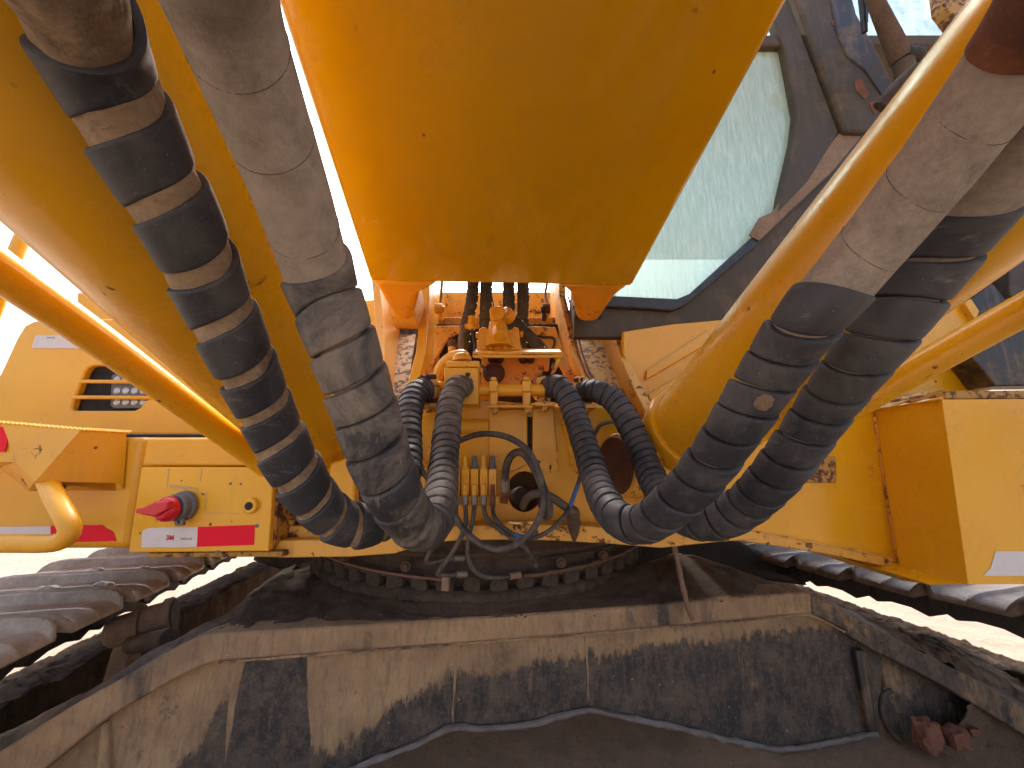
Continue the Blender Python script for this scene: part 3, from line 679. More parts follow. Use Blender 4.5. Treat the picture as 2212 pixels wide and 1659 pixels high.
# flanges where the big hoses end
for k, q, s_ in (('a', (929, 842), 1), ('b', (1010, 838), 1), ('c', (1178, 842), -1), ('d', (1256, 844), -1)):
    e = hp[k].p[-1]; t = hp[k].t[-1]
    bm = B(); a_cyl(bm, e - t * .008, e + t * .012, .037, seg=30); fl = mk('hose_flange', bm, 'yellow_rusty', EX, bevel=.003)
    for a in (60, 120, 240, 300):
        e1, e2 = perp(t); z_ = V((0, 0, 1)); z_ = (z_ - t * z_.dot(t)).normalized(); y_ = t.cross(z_)
        c_ = e + (y_ * math.cos(R(a)) * .75 + z_ * math.sin(R(a)) * 1.05) * .039
        bm = B(); a_cyl(bm, c_ + t * .012, c_ - t * .012, .0115, seg=14); a_cyl(bm, c_ - t * .010, c_ - t * .022, .0075, seg=6); mk('flange_bolt', bm, 'rust_disc', fl, bevel=.001)
    bm = B(); a_cyl(bm, e + t * .012, e + t * .05, .024, seg=20); mk('stub_pipe', bm, 'yellow_pale', fl)
for xs, y0 in (((905, 950), 870), ((1155, 1200), 868), ((1240, 1290), 872)):
    s_ = slab('fitting_bracket', [(xs[0], y0), (xs[1], y0), (xs[1], y0 + 9), (xs[0], y0 + 9)], 1.22, .09, 'yellow_rusty', bevel=.002)
    bm = B(); xm = sum(xs) / 2; a_cyl(bm, W(xm, y0 + 9, 1.24), W(xm, y0 + 21, 1.24), .011, seg=6); mk('bolt', bm, 'yellow_rusty', s_, bevel=.001)
slab('fitting_bracket', [(940, 824), (953, 824), (953, 872), (940, 872)], 1.27, .05, 'yellow_pale', bevel=.002)
slab('fitting_bracket', [(1160, 815), (1176, 812), (1192, 820), (1190, 870), (1162, 872)], 1.285, .03, 'yellow_rusty', bevel=.002)
slab('fitting_bracket', [(1250, 815), (1262, 812), (1278, 822), (1276, 874), (1252, 874)], 1.285, .03, 'yellow_rusty', bevel=.002)

W = W0
# --- right cylinder eye: rusty disc seen edge-on beside the hoses
c_ = W(1330, 1005, 1.08)
bm = B(); a_cyl(bm, c_, c_ + V((.08, .03, 0)), .088, seg=48); eye = mk('pin_boss', bm, 'yellow_rusty', EX, 'round boss with bare rusty face, beside the right hoses', bevel=.006)
bm = B(); a_cyl(bm, c_ - V((.006, .002, 0)), c_ + V((.004, .002, 0)), .078, seg=48); mk('pin_face', bm, 'rust_disc', eye, bevel=.003)
c_ = W(1400, 985, 1.13); bm = B(); a_cyl(bm, c_ - V((.05, 0, 0)), c_ + V((.02, 0, 0)), .075, seg=36); mk('pin_boss', bm, 'rust_disc', EX, bevel=.008)
slab('lug_plate', [(1430, 985), (1560, 1000), (1600, 1140), (1430, 1140)], 1.05, .03, 'yellow_clean', bevel=.006)
slab('lug_plate', [(712, 1000), (757, 985), (768, 1030), (763, 1110), (735, 1150), (700, 1150)], 1.02, .03, 'yellow_clean', bevel=.006)
slab('lug_plate', [(770, 1010), (800, 1010), (812, 1140), (775, 1140)], 1.12, .02, 'rust_disc', bevel=.006)

# --- grease block with five nipples and their lines
gb = slab('grease_block', [(975, 1071), (1078, 1071), (1079, 1090), (975, 1091)], 1.13, .035, 'yellow_used', bevel=.002, label='grease distributor bar with five upright nipples')
for i, x_ in enumerate((985, 1005, 1025, 1045, 1064)):
    bm = B(); a_slab(bm, [W(x_ - 8.5, 1013, 1.128), W(x_ + 8.5, 1013, 1.128), W(x_ + 8.5, 1072, 1.128), W(x_ - 8.5, 1072, 1.128)], (0, .022, 0)); el = mk('grease_element', bm, 'yellow_pale', gb, bevel=.002)
    bm = B(); a_cyl(bm, W(x_, 1013, 1.138), W(x_, 984, 1.138), 0, seg=16, rings=[(0, .0105), (.12, .0105), (.13, .012), (.2, .012), (.22, .0085), (.85, .0075), (1, .0055)]); bm_ = mk('nipple', bm, 'grey_plastic' if i in (2, 4) else 'yellow_pale', gb, smooth=45)
    bm = B(); bolt(bm, W(x_, 1033, 1.128), .0055, .005); mk('screw', bm, 'yellow_used', gb)
    bm = B(); a_cyl(bm, W(x_, 1047, 1.115), W(x_, 1058, 1.115), .007, seg=6); a_cyl(bm, W(x_, 1058, 1.115), W(x_, 1072, 1.115), .0075, seg=6); mk('union_nut', bm, 'yellow_used' if i < 4 else 'rust_orange', gb, bevel=.001)
    bm = B(); a_cyl(bm, W(x_, 1070, 1.112), W(x_, 1093, 1.112), .0085, seg=18); mk('crimp_sleeve', bm, 'crimp_steel' if i < 4 else 'rust_orange', gb)

def line(pts, r, mat='rubber_thin', label=None, crimp=None):
    """pts: (px, py, Y)"""
    o, p = tube('grease_hose', [W(*q) for q in pts], r, mat, label=label, seg=14, step=.006)
    for a, b, mt in (crimp or ()):
        bm = B(); P, Q = W(*a), W(*b); a_cyl(bm, P, Q, r * 1.45, seg=16); mk('crimp_sleeve', bm, mt, o, bevel=.001)
    return o
line([(985, 1090, 1.11), (985, 1110, 1.1), (978, 1130, 1.09), (952, 1158, 1.1), (929, 1192, 1.12), (920, 1213, 1.13), (930, 1216, 1.14), (952, 1210, 1.16), (984, 1205, 1.18)], .0062, crimp=[((980, 1205.5, 1.175), (1002, 1205, 1.19), 'crimp_steel')])
line([(1005, 1090, 1.11), (1006, 1124, 1.09), (997, 1158, 1.08), (973, 1200, 1.1), (946, 1238, 1.12), (955, 1242, 1.14), (990, 1240, 1.16)], .0062, crimp=[((986, 1240, 1.155), (1008, 1240, 1.17), 'crimp_steel')])
line([(1025, 1090, 1.11), (1021, 1124, 1.09), (1012, 1163, 1.08), (1011, 1203, 1.09), (1026, 1234, 1.11), (1057, 1247, 1.13), (1104, 1245, 1.16)], .0062, crimp=[((1101, 1245, 1.155), (1124, 1241, 1.17), 'mud_tan')])
line([(1045, 1090, 1.11), (1051, 1119, 1.09), (1080, 1143, 1.07), (1111, 1166, 1.07), (1135, 1184, 1.1), (1148, 1205, 1.13), (1158, 1222, 1.16)], .0062)
l5 = line([(1064, 1090, 1.11), (1067, 1114, 1.09), (1085, 1137, 1.06), (1114, 1156, 1.04), (1145, 1162, 1.03), (1176, 1153, 1.03), (1205, 1130, 1.04), (1229, 1098, 1.06), (1247, 1050, 1.08), (1258, 1015, 1.1), (1270, 975, 1.12), (1281, 947, 1.13), (1296, 919, 1.14), (1322, 911, 1.16)], .0056, label='grease line with two blue sleeves')
for P in ([(1112, 1155, 1.039), (1126, 1160, 1.033), (1143, 1162, 1.029)], [(1231, 1095, 1.061), (1240, 1070, 1.07), (1248, 1048, 1.08)]):
    bm = B(); a_tube(bm, Path([W(*q) for q in P]), .0062, seg=12); mk('blue_sleeve', bm, 'blue_sleeve', l5)
line([(882, 940, 1.13), (893, 968, 1.13), (901, 995, 1.12), (912, 1017, 1.12), (928, 1040, 1.13)], .0075, crimp=[((900, 992, 1.12), (911, 1014, 1.12), 'crimp_steel')])
def mline(pts, r, mat='rubber_thin', label=None): return tube('drain_hose', [W(*q) for q in pts], r, mat, label=label, seg=18, step=.008)[0]
mline([(985, 1050, 1.1), (975, 1000, 1.12), (982, 962, 1.1), (1015, 943, 1.07), (1054, 937, 1.04), (1098, 945, 1.01), (1137, 970, .99), (1160, 1010, .98), (1174, 1057, .98), (1172, 1100, .98), (1150, 1145, .98), (1119, 1174, .98), (1083, 1187, .99), (1046, 1179, 1.0), (1010, 1153, 1.02), (986, 1119, 1.05), (976, 1080, 1.1), (984, 1050, 1.14)], .0082, label='looped hose hanging in front of the grease block')
fh = mline([(1091, 1055, 1.12), (1092, 1020, 1.1), (1097, 997, 1.08), (1108, 981, 1.06), (1126, 977, 1.04), (1146, 997, 1.02), (1168, 1042, 1.0), (1184, 1085, .99), (1187, 1110, 1.0), (1178, 1114, 1.02), (1172, 1095, 1.05), (1165, 1070, 1.15), (1150, 1065, 1.25)], .0105, label='thicker hose arching over the round opening')
bm = B(); a_cyl(bm, W(1091, 1060, 1.122), W(1091, 1033, 1.112), .0135, seg=18); mk('crimp_sleeve', bm, 'crimp_steel', fh)
bm = B(); a_cyl(bm, W(1091, 1060, 1.125), W(1091, 1072, 1.125), .013, seg=6); a_cyl(bm, W(1091, 1071, 1.125), W(1089, 1086, 1.13), .011, seg=14); mk('union_nut', bm, 'rust_orange', fh, bevel=.001)
mline([(1130, 1100, 1.24), (1131, 1090, 1.16), (1140, 1075, 1.12), (1160, 1066, 1.09), (1189, 1073, 1.07), (1216, 1091, 1.07), (1236, 1106, 1.08), (1244, 1116, 1.09)], .0115, 'ring_paint', 'brown muddy hose leaving the round opening')
bm = B(); bmesh.ops.create_icosphere(bm, subdivisions=5, radius=1)
for v in bm.verts:
    z_ = v.co.z; v.co.x *= .017 * (1 + .25 * z_); v.co.y *= .016 * (1 + .25 * z_); v.co.z *= .046
rough_up(bm, .006, 45); cc = W(1240, 1132, 1.08)
for v in bm.verts: v.co += cc
tagp(mk('mud_clump', bm, 'mud_brown', None, smooth=70), 'stringy brown mud clump hanging from the brown hose in front of the yellow frame', 'mud clump')

# --- left side of the house
pan = slab('utility_door', [(305, 1009), (590, 1009), (588, 1067), (580, 1191), (277, 1194)], 1.06, .02, 'yellow_pale', bevel=.003, label='flat service door with the red key switch')
slab('side_box', [(316, 946), (600, 946), (600, 1006), (305, 1006)], 1.065, .4, 'yellow_pale', bevel=.006)
slab('side_box', [(310, 1012), (582, 1012), (574, 1188), (284, 1188)], 1.082, .4, 'yellow_used', bevel=.002)
slab('sill', [(318, 1195), (612, 1191), (612, 1203), (318, 1204)], 1.075, .3, 'yellow_flaky', bevel=.002)
slab('box_interior', [(584, 1060), (720, 1060), (720, 1170), (582, 1192)], 1.17, .02, 'cavity_black')
slab('door_jamb', [(588, 1066), (600, 1066), (594, 1170), (582, 1190)], 1.075, .1, 'yellow_flaky')
bm = B(); a_cyl(bm, W(612, 1160, 1.15), W(625, 1120, 1.15), .018, seg=12); mk('inner_lever', bm, 'yellow_flaky', EX)
# faint outlines of removed stickers: slivers of bare primer
bm = B()
for a in ([(366, 1046), (367, 1054), (426, 1056), (426, 1054)], [(363, 1012), (366, 1012), (362, 1052), (360, 1052)], [(426, 1055), (428, 1055), (428, 1067), (426, 1067)], [(444, 1062), (446, 1062), (444, 1107), (442, 1107)], [(444, 1107), (515, 1109), (515, 1110.5), (444, 1109)], [(434, 1012), (437, 1012), (434, 1040), (432, 1040)], [(400, 1055), (402, 1055), (402, 1066), (400, 1066)], [(402, 1064), (426, 1066), (426, 1067), (402, 1066)]):
    bm = B(); a_slab(bm, [W(x, y, 1.0594) for x, y in a], (0, .0006, 0)); mk('sticker_residue', bm, 'residue', pan)
for x, y, rr in ((302, 1152, 3), (500, 1126, 2), (555, 1136, 5), (338, 1126, 2), (470, 1194, 6), (498, 1045, 4), (520, 1046, 4), (438, 1067, 4), (392, 1038, 2)):
    bm = B(); a_slab(bm, [W(x + rr * math.cos(a) * random.uniform(.5, 1.2), y + rr * .9 * math.sin(a) * random.uniform(.5, 1.2), 1.0594) for a in [k * .63 for k in range(10)]], (0, .0012, 0)); mk('paint_chip', bm, 'weld_grey', pan)
# key switch
c0 = W(401, 1092, 1.06); bm = B(); a_cyl(bm, c0, c0 + V((-.004, -.032, -.002)), 0, seg=36, rings=[(0, .038), (.35, .038), (.4, .034), (.9, .034), (1, .030)])
ks = mk('key_switch', bm, 'grey_plastic', EX, 'red battery isolator switch with its key in', smooth=30)
c1 = c0 + V((-.006, -.034, -.003)); bm = B(); a_cyl(bm, c1, c1 + V((-.006, -.030, -.002)), 0, seg=36, rings=[(0, .030), (.2, .032), (.6, .030), (.9, .024), (1, .018)])
a_slab(bm, [c1 + V(p) for p in ((-.040, -.022, .006), (-.012, -.022, .020), (.022, -.022, .022), (.024, -.022, .002), (-.004, -.022, -.016), (-.040, -.022, -.010))], (0, -.02, 0))
mk('key_handle', bm, 'red_plastic', ks, bevel=.004)
bm = B(); a_slab(bm, [c1 + V(p) for p in ((-.056, -.026, .004), (-.038, -.026, .006), (-.038, -.026, -.009), (-.056, -.026, -.007))], (0, -.012, 0)); mk('key_blade', bm, 'red_plastic', ks, bevel=.002)
h_ = [W(386 + 3.2 * math.cos(a), 1128 + 4 * math.sin(a), 1.035) for a in [2 * math.pi * k / 14 for k in range(14)]]
bm = B(); a_slab(bm, [W(375, 1112, 1.035), (W(397, 1112, 1.035)), W(395, 1136, 1.035), W(378, 1136, 1.035)], (0, .008, 0), [h_]); mk('padlock_tab', bm, 'grey_plastic', ks)
c0 = W(544, 1092, 1.06); bm = B(); a_cyl(bm, c0, c0 + V((0, -.012, 0)), 0, seg=32, rings=[(0, .0205), (.8, .0195), (1, .017)]); lk = mk('lock_boss', bm, 'yellow_pale', EX, smooth=30)
bm = B(); a_cyl(bm, c0 + V((0, -.0115, 0)), c0 + V((0, -.0128, 0)), .0105, seg=24); mk('keyhole', bm, 'cavity_black', lk)
# conspicuity tapes
def tape(label, segs, Y, parent=EX):
    r_ = None
    for px, mt in segs:
        bm = B(); a_slab(bm, [W(x, y, Y) for x, y in px], (0, .0012, 0))
        o = mk('reflective_tape', bm, mt, parent if r_ is None or parent is not EX else EX, label if r_ is None else None); r_ = r_ or o
    return r_
tp = tape('white half of the strip on the service door, printed with small lettering', [([(307, 1194 - 46), (312, 1144), (326, 1140), (427, 1138.5), (425, 1181.5), (305, 1183)], 'tape_white')], 1.0585)
tape('red half of the strip on the service door', [([(427.5, 1138.5), (550, 1134), (548, 1177), (425.5, 1181.5)], 'tape_red')], 1.0585)
def text(s, p, size, mat, parent, wide=1.0):
    cu = bpy.data.curves.new('lettering', 'FONT'); cu.body = s; cu.size = size; cu.extrude = .0003; cu.align_x = 'CENTER'; cu.align_y = 'CENTER'; cu.offset = size * .03
    tmp = bpy.data.objects.new('tmp', cu); COL.objects.link(tmp); dg = bpy.context.evaluated_depsgraph_get()
    me = bpy.data.meshes.new_from_object(tmp.evaluated_get(dg)); bpy.data.objects.remove(tmp)
    me.materials.clear(); me.materials.append(M[mat]); o = bpy.data.objects.new('lettering', me); COL.objects.link(o); o.parent = parent
    o.rotation_euler = (R(90), 0, 0); o.scale = (wide, 1, 1); o.location = V(p) - WLOC[parent.name]; return o
text('3M', W(367, 1162, 1.0576), .0165, 'ink_red', tp)
text('DOT-C2', W(402, 1164, 1.0576), .0065, 'ink_grey', tp, 1.2)
# hood
vent = [(153, 884), (158, 866), (182, 804), (190, 793), (200, 789), (345, 789), (345, 850), (312, 866), (303, 880), (290, 887), (158, 887)]
hood = slab('engine_hood', [(-140, 1010), (-110, 930), (0, 808), (38, 726), (52, 704), (70, 695), (92, 691), (640, 680), (640, 938), (276, 938), (-140, 938)], 1.45, .03, 'yellow_pale', bevel=.02, holes=[vent], label='side cover with a barred opening and a work lamp behind')
bm = B(); a_slab(bm, [W(x, y, 1.482) for x, y in ((-100, 926), (8, 812), (44, 730), (58, 709), (94, 697), (620, 686), (620, 930))], (0, 1.6, 0)); mk('hood_body', bm, 'yellow_pale', hood, bevel=.03, seg=4)
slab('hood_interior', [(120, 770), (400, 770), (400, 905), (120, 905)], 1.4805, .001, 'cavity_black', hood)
for a, b in (((176, 824), (340, 825)), ((159, 858), (340, 859))):
    bm = B(); a_cyl(bm, W(*a, 1.452), W(*b, 1.452), .0075, seg=16); mk('guard_bar', bm, 'yellow_used', hood)
lm = slab('work_lamp', [(240, 812), (244, 808), (330, 808), (330, 882), (244, 882), (238, 876)], 1.468, .010, 'grey_plastic', bevel=.003)
for i in range(4):
    for j in range(3):
        bm = B(); p = W(252 + 19 * i, 820 + 24 * j, 1.467); a_cyl(bm, p, p + V((0, -.004, 0)), 0, seg=14, rings=[(0, .014), (.6, .011), (1, .004)]); mk('lens', bm, 'lamp_lens', lm, smooth=60)
tape('pale blank strip high on the engine side cover', [([(77, 724), (260, 724), (262, 753), (68, 752), (71, 742)], 'tape_white')], 1.447)
text('DOT-C2', W(110, 729.5, 1.4462), .007, 'ink_grey', bpy.data.objects['reflective_tape.002'], 1.2)
slab('engine_hood', [(165, 631), (640, 631), (640, 700), (165, 700)], 2.0, .9, 'yellow_used', bevel=.01, label='higher rear cover seen between tube and cylinder')
tube('handrail', [W(70, 470, 1.9), W(38, 540, 1.9), (W(-8, 655, 1.9)), W(-60, 780, 1.9)], .033, 'yellow_clean', label='grab rail above the engine side cover')
tube('seal_gap', [W(276, 941, 1.10), W(440, 941, 1.10), W(560, 941, 1.10)], .005, 'cavity_black')
# step box and lower body
bm = B(); a_slab(bm, [W(x, y, 1.12) for x, y in ((-200, 960), (275, 938), (313, 944), (303, 1010), (277, 1187), (-200, 1187))], (0, .5, 0)); low = mk('side_body', bm, 'yellow_pale', EX, 'lower side body carrying the step', bevel=.02, seg=3)
bm = B()
def pyr(pts, tri):
    vs = [bm.verts.new(p) for p in pts]
    for t_ in tri: bm.faces.new([vs[i] for i in t_])
P = [W(-200, 900, 1.03), W(0, 911, 1.03), W(174, 929, 1.02), W(275, 935, 1.115), W(266, 1056, 1.115), W(250, 1043, 1.11), W(76, 1040, .99), W(33, 998, 1.03), W(-200, 998, 1.03),
     W(-200, 905, 1.119), W(275, 940, 1.119)]
pyr(P, [(0, 1, 7, 8), (1, 2, 6, 7), (2, 3, 4, 5, 6), (0, 9, 10, 3, 2, 1)])
Q = [W(-200, 998, 1.03), W(33, 998, 1.03), W(76, 1040, .99), W(250, 1043, 1.11), W(266, 1056, 1.115), W(250, 1060, 1.119), W(60, 1060, 1.119), W(0, 1010, 1.119), W(-200, 1010, 1.119)]
pyr(Q, [(0, 1, 7, 8), (1, 2, 6, 7), (2, 3, 5, 6), (3, 4, 5)])
step = mk('step', bm, 'yellow_used', low, 'folded step box with a serrated tread')
bm = B()
for i in range(46):
    u = i / 45; a = W(-100, 905, 1.03).lerp(W(174, 928, 1.02), min(1, u * 1.6)) if u < .625 else W(174, 928, 1.02).lerp(W(275, 934, 1.115), (u - .625) / .375)
    a_cyl(bm, a + V((0, .0, -.002)), a + V((0, .012, .004)), .004, .003, seg=8)
mk('tread_tooth', bm, 'yellow_pale', low); bpy.data.objects['tread_tooth']['kind'] = 'stuff'
tube('rung', [W(103, 1042, 1.03), W(118, 1075, .99), W(142, 1118, .96), W(152, 1145, .955), W(138, 1166, .955), W(105, 1174, .955), (W(40, 1174, .955)), W(-60, 1174, .955), W(-220, 1174, .955)], .0205, 'yellow_used', low, label='bent tube rung below the step', seg=24)
slab('rung_stop', [(90, 1049), (118, 1048), (114, 1058), (100, 1061)], 1.0, .03, 'black_paint', low)
tape('white part of the strip behind the rung', [([(-200, 1140), (108, 1137), (110, 1150), (110, 1160), (-200, 1164)], 'tape_white')], 1.118)
tape('torn red part of the strip behind the rung', [([(109, 1136), (220, 1134), (228, 1141), (243, 1148), (250, 1169), (160, 1171), (112, 1168), (109, 1150)], 'tape_red')], 1.118)
tape('red piece on the folded step at the left frame edge', [([(-80, 918), (22, 923), (10, 976), (-80, 976)], 'tape_red')], 1.026)

# --- right side of the house
rear = slab('right_panel', [(1540, 960), (1700, 930), (1888, 888), (1938, 1206), (1635, 1149), (1540, 1149)], 1.15, .03, 'yellow_clean', bevel=.003, label='deep yellow panel between frame and tool box')
slab('panel_lip', [(1600, 1150), (1635, 1151), (1938, 1208), (1942, 1230), (1780, 1196), (1600, 1168)], 1.135, .3, 'yellow_rusty', bevel=.003)
T = [W(2260, 862, .95), W(2035, 863, .95), W(1889, 886, 1.15)]; Bt = [W(2500, 1262, .95), W(2092, 1262, .95), W(2010, 1263, 1.0), W(1952, 1255, 1.10), W(1938, 1206, 1.149)]
bm = B()
P = dict(a=W(2600, 860, .95), b=T[1], c=T[2], d=Bt[4], e=Bt[3], f=Bt[2], g=Bt[1], h=W(2600, 1262, .95))
v = {k: bm.verts.new(p) for k, p in P.items()}
for f_ in ('abgh', 'bcdefg'): bm.faces.new([v[k] for k in f_])
v2 = {k: bm.verts.new(p + V((0, .45, 0)) if k not in 'cd' else p + V((0.0, .25, 0))) for k, p in P.items()}
for i, k in enumerate('abcdefgh'):
    k2 = 'abcdefgh'[(i + 1) % 8]; bm.faces.new([v[k], v2[k], v2[k2], v[k2]])
bm.faces.new([v2[k] for k in 'abcdefgh'])
box = mk('tool_box', bm, 'yellow_clean', EX, 'big smooth tool box jutting forward at the right', bevel=.022, seg=4)
bm = B(); a_slab(bm, [W(2042, 845, 1.0), W(2700, 835, 1.0), W(2700, 860, 1.0), W(2042, 862, 1.0)], (0, .3, 0)); a_slab(bm, [W(1900, 884, 1.16), W(2042, 838, 1.02), W(2042, 863, 1.02), W(1900, 889, 1.16)], (0, .2, 0))
mk('deck_edge', bm, 'yellow_flaky', EX, bevel=.003)
tube('seal', [W(1889, 885, 1.14), W(1950, 876, 1.06), W(2035, 861, .945)], .0035, 'yellow_pale', box, wob=.003, seg=8)
tape('white strip low on the right tool box', [([(2151, 1191), (2400, 1191), (2400, 1244), (2125, 1244), (2141, 1226)], 'tape_white')], .9485)
slab('blanking_plate', [(1738, 985), (1806, 985), (1808, 1043), (1738, 1043)], 1.142, .006, 'yellow_flaky', label='small peeling plate between the right hoses and tool box')
tube('weld_bead', [W(1889, 900, 1.147), W(1905, 1000, 1.147), W(1922, 1110, 1.147), W(1937, 1200, 1.147)], .004, 'yellow_rusty', wob=.003, seg=8)
tube('weld_bead', [W(1640, 1152, 1.147), W(1780, 1178, 1.147), W(1935, 1206, 1.147)], .005, 'yellow_rusty', wob=.004, seg=8)

# --- cab
YC = 1.42
cab = empty('cab', (.9, 1.9, 1.6), parent=EX, label='grey cab with a large dusty side pane'); 
glass = [(1240, 634), (1343, 639), (1463, 645), (1490, 634), (1522, 605), (1678, 463), (1688, 417), (1715, 300), (1722, 240), (1695, 100), (1680, 63), (1600, -160), (1240, -160)]
slab('window_pane', glass, YC + .01, .006, 'glass_dusty', cab, bevel=0)
inner = [(1240, 634), (1343, 639), (1463, 645), (1490, 634), (1522, 605), (1678, 463), (1745, 396), (1815, 288)]
outer = [(1880, 290), (1800, 372), (1632, 532), (1500, 644), (1480, 660), (1452, 671), (1350, 664), (1240, 660)]
slab('window_frame', inner + outer, YC - .02, .05, 'rubber_black', cab, bevel=.006)
slab('mud_crust', [(1618, 508), (1640, 470), (1668, 458), (1700, 415), (1750, 360), (1815, 285), (1870, 284), (1800, 368), (1700, 462), (1640, 520)], YC - .027, .006, 'mud_tan', cab)
slab('cab_wall', [(1240, 655), (1350, 660), (1452, 668), (1482, 656), (1500, 640), (1800, 368), (1880, 280), (2250, 280), (2250, 560), (2080, 700), (1560, 720), (1345, 728), (1240, 728)], YC, .04, 'grey_cab', cab, bevel=.002, label='grey lower cab wall')
slab('lower_wall', [(1345, 716), (1450, 700), (1560, 690), (1700, 690), (1700, 960), (1440, 960), (1395, 880), (1362, 820), (1345, 760)], YC - .025, .03, 'yellow_clean', cab, bevel=.006)
for a, b, c2, d2 in (((1395, 800), (1530, 712), (1530, 744), (1395, 822)), ((1400, 850), (1530, 775), (1530, 805), (1405, 868))):
    bm = B(); P = [W(*a, YC - .03), W(*b, YC - .03), W(*c2, YC - .03), W(*d2, YC - .03)]; P2 = [W(a[0] + 2, a[1] + 9, YC - .042), W(b[0], b[1] + 12, YC - .042), W(c2[0], c2[1] - 3, YC - .042), W(d2[0], d2[1] - 2, YC - .042)]
    va = [bm.verts.new(p) for p in P]; vb = [bm.verts.new(p) for p in P2]
    for i in range(4): bm.faces.new([va[i], va[(i + 1) % 4], vb[(i + 1) % 4], vb[i]])
    bm.faces.new(vb); bm.faces.new(va[::-1]); mk('pressed_rib', bm, 'yellow_clean', cab, bevel=.003)
slab('pillar', [(1600, -160), (1680, 63), (1695, 100), (1722, 240), (1715, 300), (1688, 417), (1680, 460), (1745, 392), (1812, 285), (1700, -10), (1650, -160)], YC - .03, .05, 'grey_cab', cab, bevel=.006)
slab('seal_strip', [(1650, -160), (1664, -160), (1708, -10), (1822, 285), (1812, 285), (1700, -10)], YC - .01, .03, 'rubber_black', cab, bevel=0)
slab('door_pillar', [(1668, -160), (1716, -10), (1826, 283), (1870, 284), (1925, 250), (1965, 215), (1935, 200), (1895, 130), (1845, 20), (1790, -160)], YC - .05, .07, 'grey_cab', cab, bevel=.012, label='broad grey door pillar streaked black and rusty')
slab('pillar_seal', [(1760, -160), (1792, -20), (1805, 60), (1830, 120), (1868, 150), (1920, 226), (1940, 205), (1905, 130), (1850, 30), (1800, -160)], YC - .056, .02, 'black_paint', cab, bevel=.004)
for q in ([(1845, 175), (1862, 170), (1870, 190), (1880, 205), (1868, 214), (1850, 196)], [(1878, 222), (1900, 214), (1912, 232), (1888, 246)], [(1796, 44), (1806, 42), (1804, 54), (1797, 54)]):
    slab('rust_patch', q, YC - .0525, .004, 'rust_orange', cab, bevel=0)
tube('hinge_grip', [D(1985, 150, 1.28), D(1945, 185, 1.3), D(1902, 232, 1.33)], .026, 'mud_dark', cab, label='thick brown rubber grip')
slab('windshield', [(1790, -160), (2250, -160), (2250, 100), (2080, 330), (1900, 330)], 1.75, .006, 'glass_wet', cab, bevel=0)
bm = B(); a_cyl(bm, D(1862, -60, 1.5), D(1948, 128, 1.5), .02, .036, seg=20); mk('wiper_arm', bm, 'mud_brown', cab, 'tan tapering arm beside the wet glass')
bm = B(); a_cyl(bm, D(1952, 118, 1.49), D(1985, 122, 1.49), .030, seg=16); mk('wiper_knuckle', bm, 'chain_steel', cab, bevel=.006)
bm = B(); a_cyl(bm, D(1950, 130, 1.5), D(1960, 175, 1.5), .034, .03, seg=16); mk('wiper_spindle', bm, 'grey_cab', cab, bevel=.006)
bm = B(); a_cyl(bm, D(1858, -60, 1.55), D(1868, 70, 1.55), .016, .010, seg=10); a_cyl(bm, D(1872, -60, 1.55), D(1870, 50, 1.55), .008, seg=8); mk('wiper_blade', bm, 'rubber_black', cab)
slab('cab_bracket', [(2025, -80), (2150, -80), (2110, 30), (2080, 60), (2040, 10)], 1.2, .05, 'yellow_flaky', cab)
# far cab edge and yellow body seen between the tubes at the right
slab('cab_skirt', [(1960, 716), (2092, 648), (2104, 664), (2150, 762), (2155, 840), (1900, 905), (1900, 800)], 1.30, .05, 'yellow_clean', cab, bevel=.01)
slab('corner_trim', [(2084, 655), (2098, 645), (2116, 672), (2108, 692)], 1.28, .03, 'yellow_pale', cab, bevel=.002)
slab('door_edge', [(2094, 652), (2104, 642), (2145, 612), (2206, 690), (2160, 720), (2112, 700)], 1.36, .05, 'black_paint', cab, bevel=.004)
slab('door_edge', [(2180, 560), (2400, 400), (2400, 700), (2182, 640)], 1.36, .05, 'grey_cab', cab, bevel=.004)
slab('access_step', [(2098, 770), (2145, 715), (2500, 560), (2500, 830), (2150, 834), (2125, 800)], 1.22, .08, 'black_paint', cab, bevel=.004, label='black rusty mounting under the cab corner')
# cab roof and rear, so light and shade inside are real
bm = B(); a_box(bm, (1.25, 2.35, 3.35), (1.7, 1.9, .06)); mk('roof', bm, 'grey_cab', cab, bevel=.01)
bm = B(); a_box(bm, (1.25, 3.3, 2.0), (1.7, .05, 1.0)); mk('rear_wall', bm, 'grey_cab', cab)
bm = B(); a_slab(bm, [(1.05, 2.5, 1.7), (1.55, 2.5, 1.7), (1.5, 2.62, 2.45), (1.1, 2.62, 2.45)], (0, .14, 0)); mk('seat', bm, 'rubber_black', cab, bevel=.04)

# --- rest of the upper structure: counterweight and turntable deck (behind what is seen)
bm = B(); a_slab(bm, [(-1.7, 3.0, 1.32), (1.6, 3.0, 1.32), (1.6, 4.6, 1.32), (.9, 5.1, 1.32), (-1.0, 5.1, 1.32), (-1.7, 4.6, 1.32)], (0, 0, .5)); mk('counterweight', bm, 'yellow_clean', EX, bevel=.05, seg=3)
bm = B(); a_slab(bm, [(-1.55, 1.3, 1.30), (-.74, 1.3, 1.30), (-.74, 3.2, 1.30), (-1.55, 3.2, 1.30)], (0, 0, .05)); a_slab(bm, [(.64, 1.3, 1.30), (1.6, 1.3, 1.30), (1.6, 3.2, 1.30), (.64, 3.2, 1.30)], (0, 0, .05)); mk('deck_plate', bm, 'yellow_used', EX)
bm = B(); a_slab(bm, [(-1.7, 2.9, 1.36), (-.62, 2.9, 1.36), (-.62, 2.9, 2.85), (-1.7, 2.9, 2.7)], (0, 1.7, 0)); mk('engine_housing', bm, 'yellow_clean', EX, bevel=.06, seg=3)
